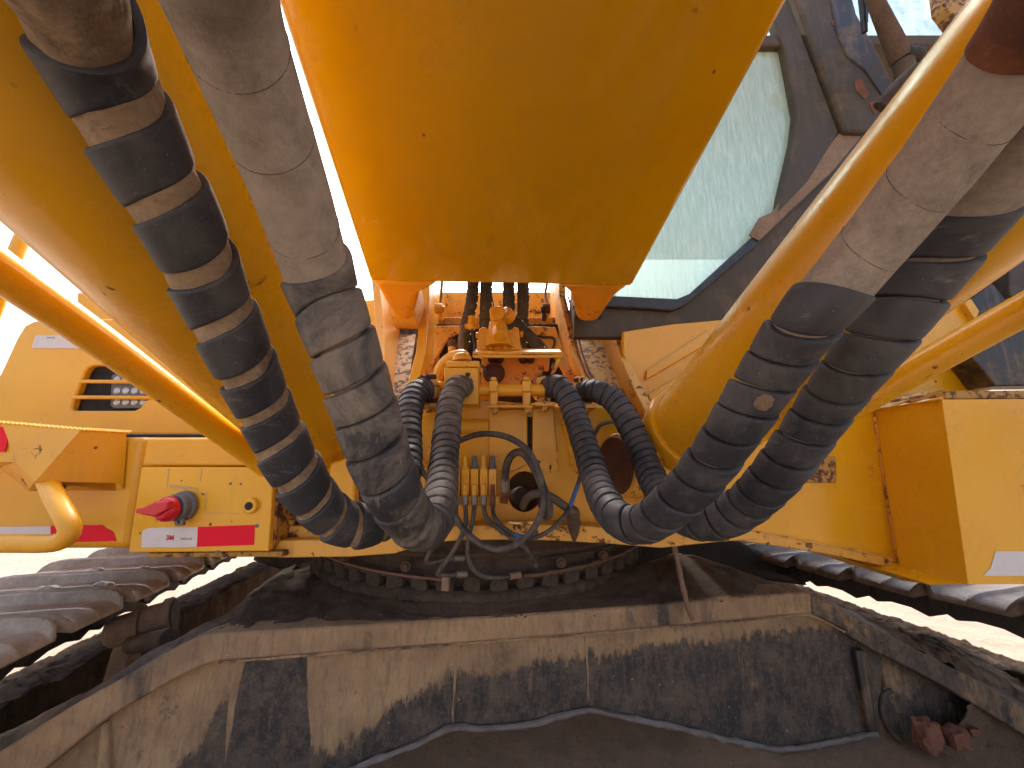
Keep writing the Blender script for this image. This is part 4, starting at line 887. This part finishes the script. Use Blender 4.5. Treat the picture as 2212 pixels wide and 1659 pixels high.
bm = B(); a_slab(bm, [(-.6, 3.1, 1.36), (1.6, 3.1, 1.36), (1.6, 3.1, 2.6), (-.6, 3.1, 2.6)], (0, 1.5, 0)); mk('engine_housing', bm, 'yellow_clean', EX, bevel=.06, seg=3)

# --- swing bearing
RC = V((-.14, 1.911, 0)); RR = .70; zr = CZ - .374
bm = B(); seg = 160; prof = [(RR - .03, 1.32), (RR - .012, 1.26), (RR + .0, 1.235), (RR + .012, 1.225), (RR + .012, 1.215), (RR - .012, 1.21), (RR - .014, 1.172), (RR + .006, 1.168), (RR + .008, 1.15), (RR - .02, 1.146), (RR - .035, 1.10)]
rows = [[bm.verts.new(RC + V((r_ * math.sin(a), -r_ * math.cos(a), z_))) for a in [2 * math.pi * k / seg for k in range(seg)]] for r_, z_ in prof]
for a, b in zip(rows, rows[1:]):
    for k in range(seg): bm.faces.new([a[k], a[(k + 1) % seg], b[(k + 1) % seg], b[k]])
ring = mk('swing_bearing', bm, 'mud_ring', EX, 'mud-caked slewing ring under the frame', smooth=60)
ring.modifiers.new('sub', 'SUBSURF').levels = 1; ring.modifiers['sub'].render_levels = 1
NT = 56
for k in range(NT):
    a = 2 * math.pi * (k + .3) / NT
    if math.cos(a) < .3: continue
    c_ = RC + V(((RR - .012) * math.sin(a), -(RR - .012) * math.cos(a), zr + .018)); m = Matrix.Rotation(a, 3, 'Z'); w_ = random.uniform(.054, .068); b_ = B()
    a_box(b_, (0, 0, 0), (w_, .05, .045)); bmesh.ops.subdivide_edges(b_, edges=b_.edges, cuts=4, use_grid_fill=True)
    for v_ in b_.verts:
        q = v_.co; q.x *= 1 - .25 * max(0, q.z / .02); v_.co = q * (1 - .12 * (q.length / .035) ** 2); v_.co += noise.noise_vector(V((q.x * 30 + k, q.y * 30, q.z * 30))) * .005; v_.co = c_ + m @ v_.co
    mk('gear_tooth', b_, 'mud_ring', ring, smooth=60)
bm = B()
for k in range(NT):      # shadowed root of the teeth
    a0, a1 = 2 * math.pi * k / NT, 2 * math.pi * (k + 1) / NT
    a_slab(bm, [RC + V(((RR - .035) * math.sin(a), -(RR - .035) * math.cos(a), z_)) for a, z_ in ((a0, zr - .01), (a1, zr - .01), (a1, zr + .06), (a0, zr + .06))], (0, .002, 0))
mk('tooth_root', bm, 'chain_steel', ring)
def arc(a0, a1, r_, z0, z1, n=14): return [RC + V((r_ * math.sin(R(a0 + (a1 - a0) * i / n)), -r_ * math.cos(R(a0 + (a1 - a0) * i / n)), z0 + (z1 - z0) * i / n)) for i in range(n + 1)]
tube('lube_line', arc(-48, -3, RR + .022, 1.185, 1.158), .0045, 'line_red', ring, seg=10)
tube('lube_line', arc(14, 60, RR + .02, 1.162, 1.185), .0055, 'mud_brown', ring, seg=10, wob=.003)
tube('lube_line', arc(18, 56, RR + .016, 1.205, 1.215), .003, 'chain_steel', ring, seg=8)
for a in (-34, -14, 24, 38):
    p = RC + V(((RR + .012) * math.sin(R(a)), -(RR + .012) * math.cos(R(a)), 1.19)); bm = B(); a_cyl(bm, p, p - V((0, .014, 0)), .016, seg=16); a_cyl(bm, p - V((0, .012, 0)), p - V((0, .022, 0)), .010, seg=6); mk('ring_bolt', bm, 'mud_brown', ring, bevel=.002)
# ragged ledge of mud under the teeth
bm = B(); rows = []
for i in range(200):
    a = R(-62 + 124 * i / 199); k = noise.noise(V((i * .35, 0, 2))) * .010 + noise.noise(V((i * .09, 0, 5))) * .008
    rows.append([bm.verts.new(RC + V((r_ * math.sin(a), -r_ * math.cos(a), z_))) for r_, z_ in ((RR - .06, zr + .002), (RR + .004 + k, zr - .002 + k * .3), (RR + .018 + k * 1.4, zr - .012), (RR + .014 + k, zr - .028 - abs(k)), (RR - .06, zr - .034))])
for a, b in zip(rows, rows[1:]):
    for k in range(4): bm.faces.new([a[k], b[k], b[k + 1], a[k + 1]])
tagp(mk('mud_ledge', bm, 'mud_ring', ring, 'crumbling shelf of mud below the teeth', smooth=70), kind='stuff')

# --- undercarriage centre frame
Ft = [(-420, 1850), (-200, 1729), (0, 1623), (133, 1539), (280, 1456), (367, 1406), (443, 1373), (560, 1363), (737, 1353), (980, 1337), (1230, 1320), (1474, 1301), (1600, 1290), (1718, 1281), (1758, 1283), (1800, 1305), (1842, 1329), (1942, 1383), (2108, 1469), (2300, 1580)]
Fb = [(-420, 1985), (-200, 1856), (0, 1735), (213, 1566), (300, 1512), (400, 1456), (473, 1429), (560, 1422), (737, 1408), (980, 1390), (1230, 1371), (1474, 1350), (1600, 1338), (1718, 1328), (1758, 1330), (1792, 1344), (1825, 1363), (1875, 1399), (2042, 1486), (2300, 1640)]
def interp(Lp, n):
    out = []
    for i in range(n):
        u = i / (n - 1) * (len(Lp) - 1); k = min(int(u), len(Lp) - 2); f_ = u - k
        out.append((Lp[k][0] + (Lp[k + 1][0] - Lp[k][0]) * f_, Lp[k][1] + (Lp[k + 1][1] - Lp[k][1]) * f_))
    return out
bm = B(); rr_ = []
for a, b in zip(spline([L(*q) for q in Ft], 5), spline([L(*q) for q in Fb], 5)):
    rr_.append([bm.verts.new(p) for p in (a, b, b + V((0, .10, 0)), a + V((0, .10, 0)))])
for a, b in zip(rr_, rr_[1:]):
    for k in range(4): bm.faces.new([a[k], a[(k + 1) % 4], b[(k + 1) % 4], b[k]])
bm.faces.new(rr_[0]); bm.faces.new(rr_[-1][::-1])
for f_ in bm.faces:
    f_.material_index = sum(f_.calc_center_median().x > t_ for t_ in (.80, .94, 1.08))
cb = mk('undercarriage_frame', bm, ['carbody_tan', 'carbody_worn', 'carbody_scuffed', 'steel_grimy'], EX, 'mud-smeared steel centre frame between the tracks', bevel=.006, seg=3)
wallp = [(-420, 1900), (0, 1700), (213, 1560), (400, 1448), (473, 1421), (737, 1400), (1230, 1363), (1474, 1342), (1718, 1320), (1758, 1322), (1825, 1355), (1875, 1392), (1905, 1420), (1900, 1590), (1868, 1588), (1775, 1608), (1692, 1618), (1575, 1598), (1474, 1573), (1370, 1553), (1270, 1533), (1200, 1550), (1137, 1566), (1037, 1572), (980, 1570), (877, 1617), (760, 1662), (560, 1745), (200, 1900), (0, 2000)]
bm = B(); a_slab(bm, [L(*q, .035) for q in wallp], (0, .02, 0)); mk('front_plate', bm, 'carbody_mix', cb, 'arched front plate half covered by dried mud', origin=(0, 1.2, 1.0))
# weld bead round the arch, vertical seams
arch = [(560, 1745), (700, 1688), (760, 1662), (877, 1617), (935, 1590), (980, 1571), (1037, 1573), (1137, 1567), (1200, 1551), (1270, 1534), (1320, 1543), (1370, 1554), (1474, 1574), (1575, 1599), (1640, 1611), (1692, 1618), (1775, 1608), (1868, 1588), (1895, 1588)]
tube('weld_bead', [L(*q, .028) for q in arch], .0075, 'weld_grey', cb, wob=.004, seg=10)
tube('weld_bead', [L(x, y, .034) for x, y in ((980, 1566), (978, 1540), (982, 1480), (985, 1410))], .0025, 'carbody_mix', cb, wob=.003, seg=8)
tube('weld_bead', [L(x, y, .034) for x, y in ((1272, 1530), (1270, 1480), (1268, 1420), (1262, 1370))], .0025, 'carbody_mix', cb, wob=.003, seg=8)
tube('weld_bead', [L(x, y, .004) for x, y in ((473, 1431), (737, 1410), (1230, 1373), (1474, 1352), (1718, 1330), (1758, 1332), (1825, 1365))], .003, 'carbody_worn', cb, wob=.002, seg=8)
bm = B(); a_slab(bm, [L(x, y, .015) for x, y in ((1850, 1405), (1870, 1405), (1897, 1583), (1878, 1583))], (0, .03, 0)); mk('rib', bm, 'black_paint', cb, bevel=.006)
bm = B(); a_slab(bm, [L(x, y, .02) for x, y in ((203, 1660), (213, 1566), (228, 1562), (240, 1800), (195, 1800))], (0, .03, 0)); mk('rib', bm, 'carbody_tan', cb, bevel=.006)
# side leg plate on the right with its hooked edge
bm = B(); a_slab(bm, [L(x, y, .06) for x, y in ((1890, 1405), (2042, 1484), (2300, 1630), (2300, 1800), (2010, 1700), (1990, 1640), (1935, 1600), (1905, 1540), (1902, 1500), (1915, 1480), (1905, 1440))], (0, .03, 0)); mk('leg_plate', bm, 'steel_grimy', cb, bevel=.005)
tube('hooked_edge', [L(x, y, .03) for x, y in ((1925, 1492), (1910, 1500), (1904, 1530), (1912, 1560), (1935, 1592), (1965, 1620), (2000, 1640))], .008, 'steel_grimy', cb, seg=12)
edge1 = [(1850, 1330, .12), (1960, 1362, .2), (2080, 1400, .26), (2212, 1445, .3), (2400, 1500, .3), (2600, 1620, .2), (2700, 1800, .1)]
edge2 = [(1880, 1354, .02), (1960, 1396, .01), (2040, 1438, .01), (2108, 1478, .0), (2078, 1530, .0), (2030, 1600, -.01), (1985, 1720, -.02)]
e1_, e2_ = spline([L(*q) for q in edge1], 22), spline([L(*q) for q in edge2], 22)
bm = B(); rows = []
for p_, q_ in zip(e1_, e2_):
    row = []
    for j in range(60):
        u = j / 59; p = p_.lerp(q_, u) + V((0, -.02 * math.sin(math.pi * u), .0)); p += noise.noise_vector(p * 11) * .022 + noise.noise_vector(p * 34) * .012 + noise.noise_vector(p * 90) * .004; row.append(bm.verts.new(p))
    rows.append(row)
for a, b in zip(rows, rows[1:]):
    for j in range(59): bm.faces.new([a[j], b[j], b[j + 1], a[j + 1]])
tagp(mk('mud_heap', bm, 'mud_brown', cb, 'coarse brown mud packed against the right leg', smooth=60), kind='stuff')
# bottom plate
zb = L(1692, 1618, .035).z - .006
bm = B(); n_ = 60; rows = []
bp_ = []
for i in range(n_):
    x_ = -1.5 + 2.8 * i / (n_ - 1); yb = 1.18 + .143 * x_ + .05; row = []
    for j in range(16):
        y_ = yb + .35 - j * .05; row.append(bm.verts.new((x_, y_, zb - .012 + .006 * noise.fractal(V((x_ * 6, y_ * 6, 0)), 1, 2, 4) - .0 * j)))
    rows.append(row)
for a, b in zip(rows, rows[1:]):
    for j in range(15): bm.faces.new([a[j], b[j], b[j + 1], a[j + 1]])
mk('bottom_plate', bm, 'mud_floor', cb, 'brown muddy bottom plate', smooth=80)
bm = B(); a_slab(bm, [(-1.5, .70, zb - .03), (1.03, 1.03, zb - .03), (1.03, 2.6, zb - .06), (-1.5, 2.4, zb - .06)], (0, 0, -.03)); mk('belly_plate', bm, 'chain_steel', cb)
slab('rear_leg', [(1350, 1160), (1600, 1170), (1720, 1225), (1752, 1268), (1600, 1250), (1350, 1235)], 2.1, .25, 'chain_steel', cb, bevel=.02)
slab('rear_leg', [(560, 1180), (700, 1180), (700, 1240), (600, 1232), (540, 1212)], 2.3, .25, 'chain_steel', cb, bevel=.02)
# top of the frame: mud slope from the ring down to the lip and out along the legs
back = [(Z(-420, 1790, .70)), Z(-200, 1700, .76), Z(0, 1586, .845), Z(120, 1530, .90), Z(233, 1473, .945), Z(320, 1415, .99), Z(400, 1372, 1.02), Z(497, 1319, 1.06), Z(560, 1263, 1.085), Z(660, 1212, 1.105), Z(800, 1238, 1.12), Z(1050, 1266, 1.12), Z(1330, 1226, 1.12),
        Z(1430, 1203, 1.13), Z(1475, 1192, 1.145), Z(1558, 1216, 1.115), Z(1642, 1249, 1.06), Z(1718, 1277, 1.03), L(1842, 1325, .16), L(1942, 1380, .12), L(2108, 1465, .08), L(2300, 1576, .06)]
fr = [L(-420, 1850), L(-200, 1729), L(0, 1623), L(133, 1539), L(280, 1456), L(367, 1406), L(443, 1373), L(520, 1366), L(600, 1361), L(737, 1353), L(860, 1345), L(1050, 1332), L(1330, 1312), L(1430, 1304), L(1474, 1301), L(1600, 1290), L(1690, 1283), L(1758, 1283), L(1842, 1329), L(1942, 1383), L(2108, 1469), L(2300, 1580)]
sb, sf = spline(back, 9), spline(fr, 9); bm = B(); rows = []
nn = min(len(sb), len(sf)); NJ = 22
for i in range(nn):
    row = []
    for j in range(NJ + 1):
        u = j / NJ; p = sf[i].lerp(sb[i], u) + V((0, .0, -.004 + .02 * math.sin(math.pi * u) * u)); e_ = min(1, u * 6)
        p.z += e_ * (.009 * noise.fractal(p * 14, 1, 2, 5) + .003 * noise.noise(p * 70)); row.append(bm.verts.new(p))
    row.append(bm.verts.new(sb[i] + V((0, .03, -.14)))); rows.append(row)
for a, b in zip(rows, rows[1:]):
    for j in range(NJ + 1): bm.faces.new([a[j], b[j], b[j + 1], a[j + 1]])
mk('mud_covered_top', bm, 'mud_dark', cb, 'wet black-brown mud over the top of the frame', smooth=80)

# --- track assemblies
def track(N0, N1, side, label, fr0, fr1, nshoe, off0, roller):
    N0 = V(N0); N1 = V(N1); u = (N1 - N0); dz = u.z; u.z = 0; run = u.length; u.normalize(); s = V((u.y, -u.x, 0)).normalized() * side   # s points outwards
    up_ = s.cross(u) * (1 if s.cross(u).z > 0 else -1)
    tr = empty('track', N0 + s * .3 - V((0, 0, .5)), parent=EX, label=label)
    pitch = .236; proto = None; MB = Matrix((s, u, up_)).transposed()
    def shoe_mesh(sd):
        bm = B(); W_ = .60; prof = [(-.116, -.014), (-.116, .016), (-.113, .028), (-.107, .033), (-.101, .028), (-.095, .004), (-.084, .0), (-.01, .0), (-.006, .010), (.006, .010), (.01, 0), (.084, .0), (.095, .004), (.101, .028), (.107, .033), (.113, .028), (.116, .016), (.116, -.014)]
        xs = [0, .012, .03, .06] + [.06 + .54 * k / 14 for k in range(1, 13)] + [.57, .588, .6]; rows = []
        for x_ in xs:
            ed = min(x_, W_ - x_); k = min(1, (ed / .045)) ** .5 if ed > 0 else 0
            rows.append([bm.verts.new(V((x_, y_ * (.80 + .2 * k), (z_ + .012) * (.35 + .65 * k) - .012 - .016 * (1 - k))) + noise.noise_vector(V((x_ * 9 + sd, y_ * 14, z_ * 9))) * .003) for y_, z_ in prof])
        for a, b in zip(rows, rows[1:]):
            for j in range(len(prof)): bm.faces.new([a[j], a[(j + 1) % len(prof)], b[(j + 1) % len(prof)], b[j]])
        bm.faces.new(rows[0]); bm.faces.new(rows[-1][::-1]); return bm
    meshes = []
    for k in range(3):
        bm = shoe_mesh(k * 3.3); bmesh.ops.recalc_face_normals(bm, faces=bm.faces)
        for f_ in bm.faces: f_.smooth = True
        me = bpy.data.meshes.new('track_shoe'); bm.to_mesh(me); bm.free(); me.materials.append(M['shoe_steel' if side < 0 else 'shoe_dark']); 
        bm = B(); NX, NY = 80, 30; g2 = []
        for i in range(NX):
            x_ = .05 + .50 * i / (NX - 1); row = []
            for j in range(NY):
                y_ = -.084 + .168 * j / (NY - 1); ed = min(1, min(i, NX - 1 - i) / 9) * min(1, min(j, NY - 1 - j) / 4)
                row.append(bm.verts.new((x_, y_, -.010 + ed * (.008 + .022 * noise.fractal(V((x_ * 15 + k * 5, y_ * 15, 1)), .8, 2, 5) + .008 * abs(noise.noise(V((x_ * 45 + k, y_ * 45, 2))))))))
            g2.append(row)
        for a, b in zip(g2, g2[1:]):
            for j in range(NY - 1): bm.faces.new([a[j], a[j + 1], b[j + 1], b[j]])
        for f_ in bm.faces: f_.smooth = True
        m2 = bpy.data.meshes.new('packed_mud'); bm.to_mesh(m2); bm.free(); m2.materials.append(M['mud_fill' if side < 0 else 'mud_heap']); meshes.append((me, m2))
    for i in range(nshoe):
        d_ = off0 + pitch * i; o_ = N0 + u * d_ + V((0, 0, dz * (1.25 * math.tanh(d_ / run / 1.1)))); me, m2 = meshes[i % 3]
        q = bpy.data.objects.new('track_shoe', me); COL.objects.link(q); q.parent = tr; rot = MB.to_4x4()
        rot = rot @ Matrix.Rotation(R(random.uniform(-1.6, 1.6)), 4, 'X'); q.matrix_local = Matrix.Translation(o_ - WLOC[tr.name] + s * 0) @ rot
        m_ = bpy.data.objects.new('packed_mud', m2); COL.objects.link(m_); m_.parent = tr; m_.matrix_local = q.matrix_local.copy(); m_['kind'] = 'stuff'
        # link pair under each shoe
        for w_ in (.09, .24):
            b_ = B(); c_ = o_ + s * w_ - up_ * .062
            pr = [(-.125, .035), (-.09, .048), (.09, .048), (.125, .03), (.13, -.02), (.08, -.045), (.03, -.03), (-.03, -.03), (-.08, -.045), (-.13, -.02)]
            a_slab(b_, [c_ + u * y_ + up_ * z_ for y_, z_ in pr], s * .035); a_cyl(b_, c_ + u * .118 - s * .01, c_ + u * .118 + s * .045, .026, seg=14)
            mk('chain_link', b_, 'chain_steel', tr, bevel=.004)
    # track frame with its heap of mud
    a, b = V(fr0), V(fr1); du = (b - a).normalized(); bm = B(); NX, NY = 420, 26; g2 = []
    for i in range(NX):
        row = []; base_ = (a - du * .9).lerp(b + du * 1.2, i / (NX - 1))
        for j in range(NY):
            w_ = j / (NY - 1); p = base_ + s * (w_ * .42) ; h_ = .05 * math.sin(math.pi * w_) * (1 + .6 * noise.noise(base_ * 3)); jag = .028 * noise.fractal(p * 12, 1, 2, 5) + .010 * noise.noise(p * 55)
            p.z += -.10 * w_ ** 1.5 + jag * .6 - .012 + .006 * noise.fractal(p * 60, 1, 2, 3); p += s * .014 * noise.noise(p * 9); row.append(bm.verts.new(p))
        row.insert(0, bm.verts.new(base_ - s * .03 + V((0, 0, -.40)))); row.append(bm.verts.new(base_ + s * .48 + V((0, 0, -.40)))); g2.append(row)
    for a_, b_ in zip(g2, g2[1:]):
        for j in range(len(a_) - 1): bm.faces.new([a_[j], a_[j + 1], b_[j + 1], b_[j]])
    mk('track_frame', bm, 'mud_heap', tr, 'track frame buried in dark crumbly mud', smooth=80)
    # lower run of shoes on the ground
    bm = B()
    for i in range(16):
        c_ = N0 + u * (-1.2 + .236 * i) + s * .3; c_.z = .07; a_box(bm, c_, (.6, .22, .035), Matrix((s, u, V((0, 0, 1)))).transposed())
    tagp(mk('lower_run', bm, 'chain_steel', tr, bevel=.006))
    if roller:
        p, q = V(roller[0]), V(roller[1]); ax = (q - p).normalized(); r_ = roller[2]
        bm = B(); a_cyl(bm, p, q, 0, seg=36, rings=[(0, r_ * .9), (.02, r_), (.14, r_), (.16, r_ * .86), (.45, r_ * .86), (.47, r_ * 1.05), (.53, r_ * 1.05), (.55, r_ * .8), (.9, r_ * .75), (1, r_ * .5)]); ro = mk('carrier_roller', bm, 'mud_tan', tr, 'carrier roller under the upper track run', smooth=40)
        bm = B(); a_cyl(bm, p - ax * .003, p + ax * .004, r_ * .85, seg=30); mk('roller_face', bm, 'cavity_black', ro)
        bm = B(); c_ = p.lerp(q, .62); a_slab(bm, [c_ + V((-.03, -.02, .02)), c_ + V((.03, -.02, .02)), c_ + V((.02, -.03, -.2)), c_ + V((-.05, -.03, -.2))], (0, .05, 0)); mk('roller_bracket', bm, 'mud_tan', ro, bevel=.006)
    return tr
a = CZ
track((-1.219, 1.158, a - .45), (-1.372, 1.864, a - .45), -1, 'left track with pale mud-packed shoes',
      (-2.145 * .77, 1.835 * .77, a - .775), (-2.268 * .77, 3.359 * .77, a - .775), 15, -.59, (W(377, 1329, 1.50), W(228, 1371, 1.42), .062))
track((1.483, 1.355, a - .445), (1.296, 1.955, a - .48), 1, 'right track with darker wet shoes',
      (2.459 * .77, 2.074 * .77, a - .775), (2.3 * .77, 2.65 * .77, a - .765), 15, -.70, None)
# small bracket block at the frame leg, left
bm = B(); P = [Z(300, 1375, .98), Z(350, 1368, .98), Z(375, 1372, .98), Z(372, 1395, .95), Z(330, 1400, .95)]
a_cyl(bm, W(285, 1392, 1.42), W(366, 1378, 1.30), .028, seg=12); mk('leg_pipe', bm, 'mud_dark', cb, bevel=.004)

# ------------------------------------------------------------------ loose things
tube_, _ = tube('stick', [L(1452, 1160, -.06), L(1462, 1205, -.07), L(1470, 1245, -.06), L(1476, 1270, -.05), L(1484, 1305, -.04), L(1496, 1338, -.03)], .0075, 'bark', None, wob=.003, seg=10)
tagp(tube_, 'knotty rusty-brown stick dangling in front of the frame lip below the right hoses', 'stick')
bm = B(); a_slab(bm, [W(954, 1247, 1.16), W(969, 1247, 1.16), W(969, 1278, 1.16), W(953, 1277, 1.16)], (0, .03, 0)); tagp(mk('wood_block', bm, 'wood', None, bevel=.002), 'small tan block of wood wedged in front of the ring teeth', 'wood block')
def clod(name, p, r, mat, label, cat, group=None, sq=(1, 1, .7), seed=0, box=False):
    bm = B()
    if box:
        bmesh.ops.create_cube(bm, size=1.5); bmesh.ops.subdivide_edges(bm, edges=bm.edges, cuts=7, use_grid_fill=True)
    else: bmesh.ops.create_icosphere(bm, subdivisions=4, radius=1)
    for v_ in bm.verts:
        q = v_.co.copy(); v_.co = V((q.x * sq[0], q.y * sq[1], q.z * sq[2])) * r
        v_.co += noise.noise_vector(q * 1.3 + V((seed, 0, 0))) * r * .28 + noise.noise_vector(q * 4 + V((seed, 0, 0))) * r * .08; v_.co += V(p)
    return tagp(mk(name, bm, mat, None, smooth=80), label, cat, group)
clod('clay_block', L(2002, 1590, -.03), .042, 'clay_red', 'largest reddish clay block beside the hooked plate at lower right', 'clay block', 'reddish clay blocks', (.7, .7, 1.2), 1, True)
clod('clay_block', L(2062, 1592, -.02), .034, 'clay_red', 'middle reddish clay block, right of the largest one', 'clay block', 'reddish clay blocks', (.9, .8, .95), 4, True)
clod('clay_block', L(2098, 1578, .0), .017, 'clay_red', 'smallest reddish clay block at the far right of the three', 'clay block', 'reddish clay blocks', (1, 1, .8), 7, True)
bm = B(); bmesh.ops.create_grid(bm, x_segments=30, y_segments=18, size=1)
for v_ in bm.verts:
    x_, y_ = v_.co.x, v_.co.y; v_.co = V((x_ * .075, y_ * .032 + .01 * x_, .012 + .018 * abs(noise.noise(V((x_ * 2.2, y_ * 1.6, 0)))) + .006 * noise.noise(V((x_ * 6, y_ * 5, 3))) + (.02 if x_ > .4 else 0) * (x_ - .4))) + V((L(990, 1600, -.02).x, L(990, 1600, -.02).y, zb - .005))
lf = mk('crumpled_sheet', bm, 'leaf_dry', None, smooth=50); s_ = lf.modifiers.new('s', 'SOLIDIFY'); s_.thickness = .0015
tagp(lf, 'crumpled dry leaf-like sheet lying on the brown bottom plate under the arch', 'dry leaf')
# pebbles and clods lying on the left track and on the muddy frame
peb = [((205, 1233), 'flat pebble on the second left track shoe from the frame', .022), ((308, 1228), 'round pebble near the inner end of the far left shoe', .018), ((103, 1275), 'pale stone on the left track, nearest the left picture edge', .026), ((223, 1266), 'grey stone on the middle of the left track', .024)]
for i, (q, lb, r_) in enumerate(peb): clod('pebble', Z(*q, 1.075), r_, 'shoe_steel', lb, 'pebble', 'pebbles on the left track', (1.5, .9, .5), i * 3)
for i, (q, lb) in enumerate((((1063, 1293), 'mud clod under the middle of the ring teeth'), ((1325, 1258), 'mud clod under the right part of the ring teeth'))):
    clod('mud_clod', Z(*q, 1.10), .013, 'mud_brown', lb, 'mud clod', 'fallen mud clods', (1.3, 1, .7), i * 5 + 2)
rnd = random.Random(3); bm = B()
for i in range(130):
    px = rnd.uniform(700, 1700); py = rnd.uniform(1285, 1335) if px < 1300 else rnd.uniform(1265, 1300); p = Z(px, py, 1.092 if py < 1300 else 1.085); r_ = rnd.uniform(.0012, .0035)
    m = Matrix.Translation(p) @ Matrix.Rotation(rnd.uniform(0, 3), 4, 'Z') @ Matrix.Diagonal((r_ * 1.5, r_, r_ * .7, 1)); bmesh.ops.create_icosphere(bm, subdivisions=1, radius=1, matrix=m)
for i in range(70):
    px = rnd.uniform(850, 1850); p = Z(px, rnd.uniform(1590, 1655), zb - .006); r_ = rnd.uniform(.001, .003)
    m = Matrix.Translation(p) @ Matrix.Diagonal((r_ * 1.4, r_, r_ * .7, 1)); bmesh.ops.create_icosphere(bm, subdivisions=1, radius=1, matrix=m)
tagp(mk('grit', bm, 'mud_brown', None), 'scattered grit on the muddy centre frame', 'grit', kind='stuff')
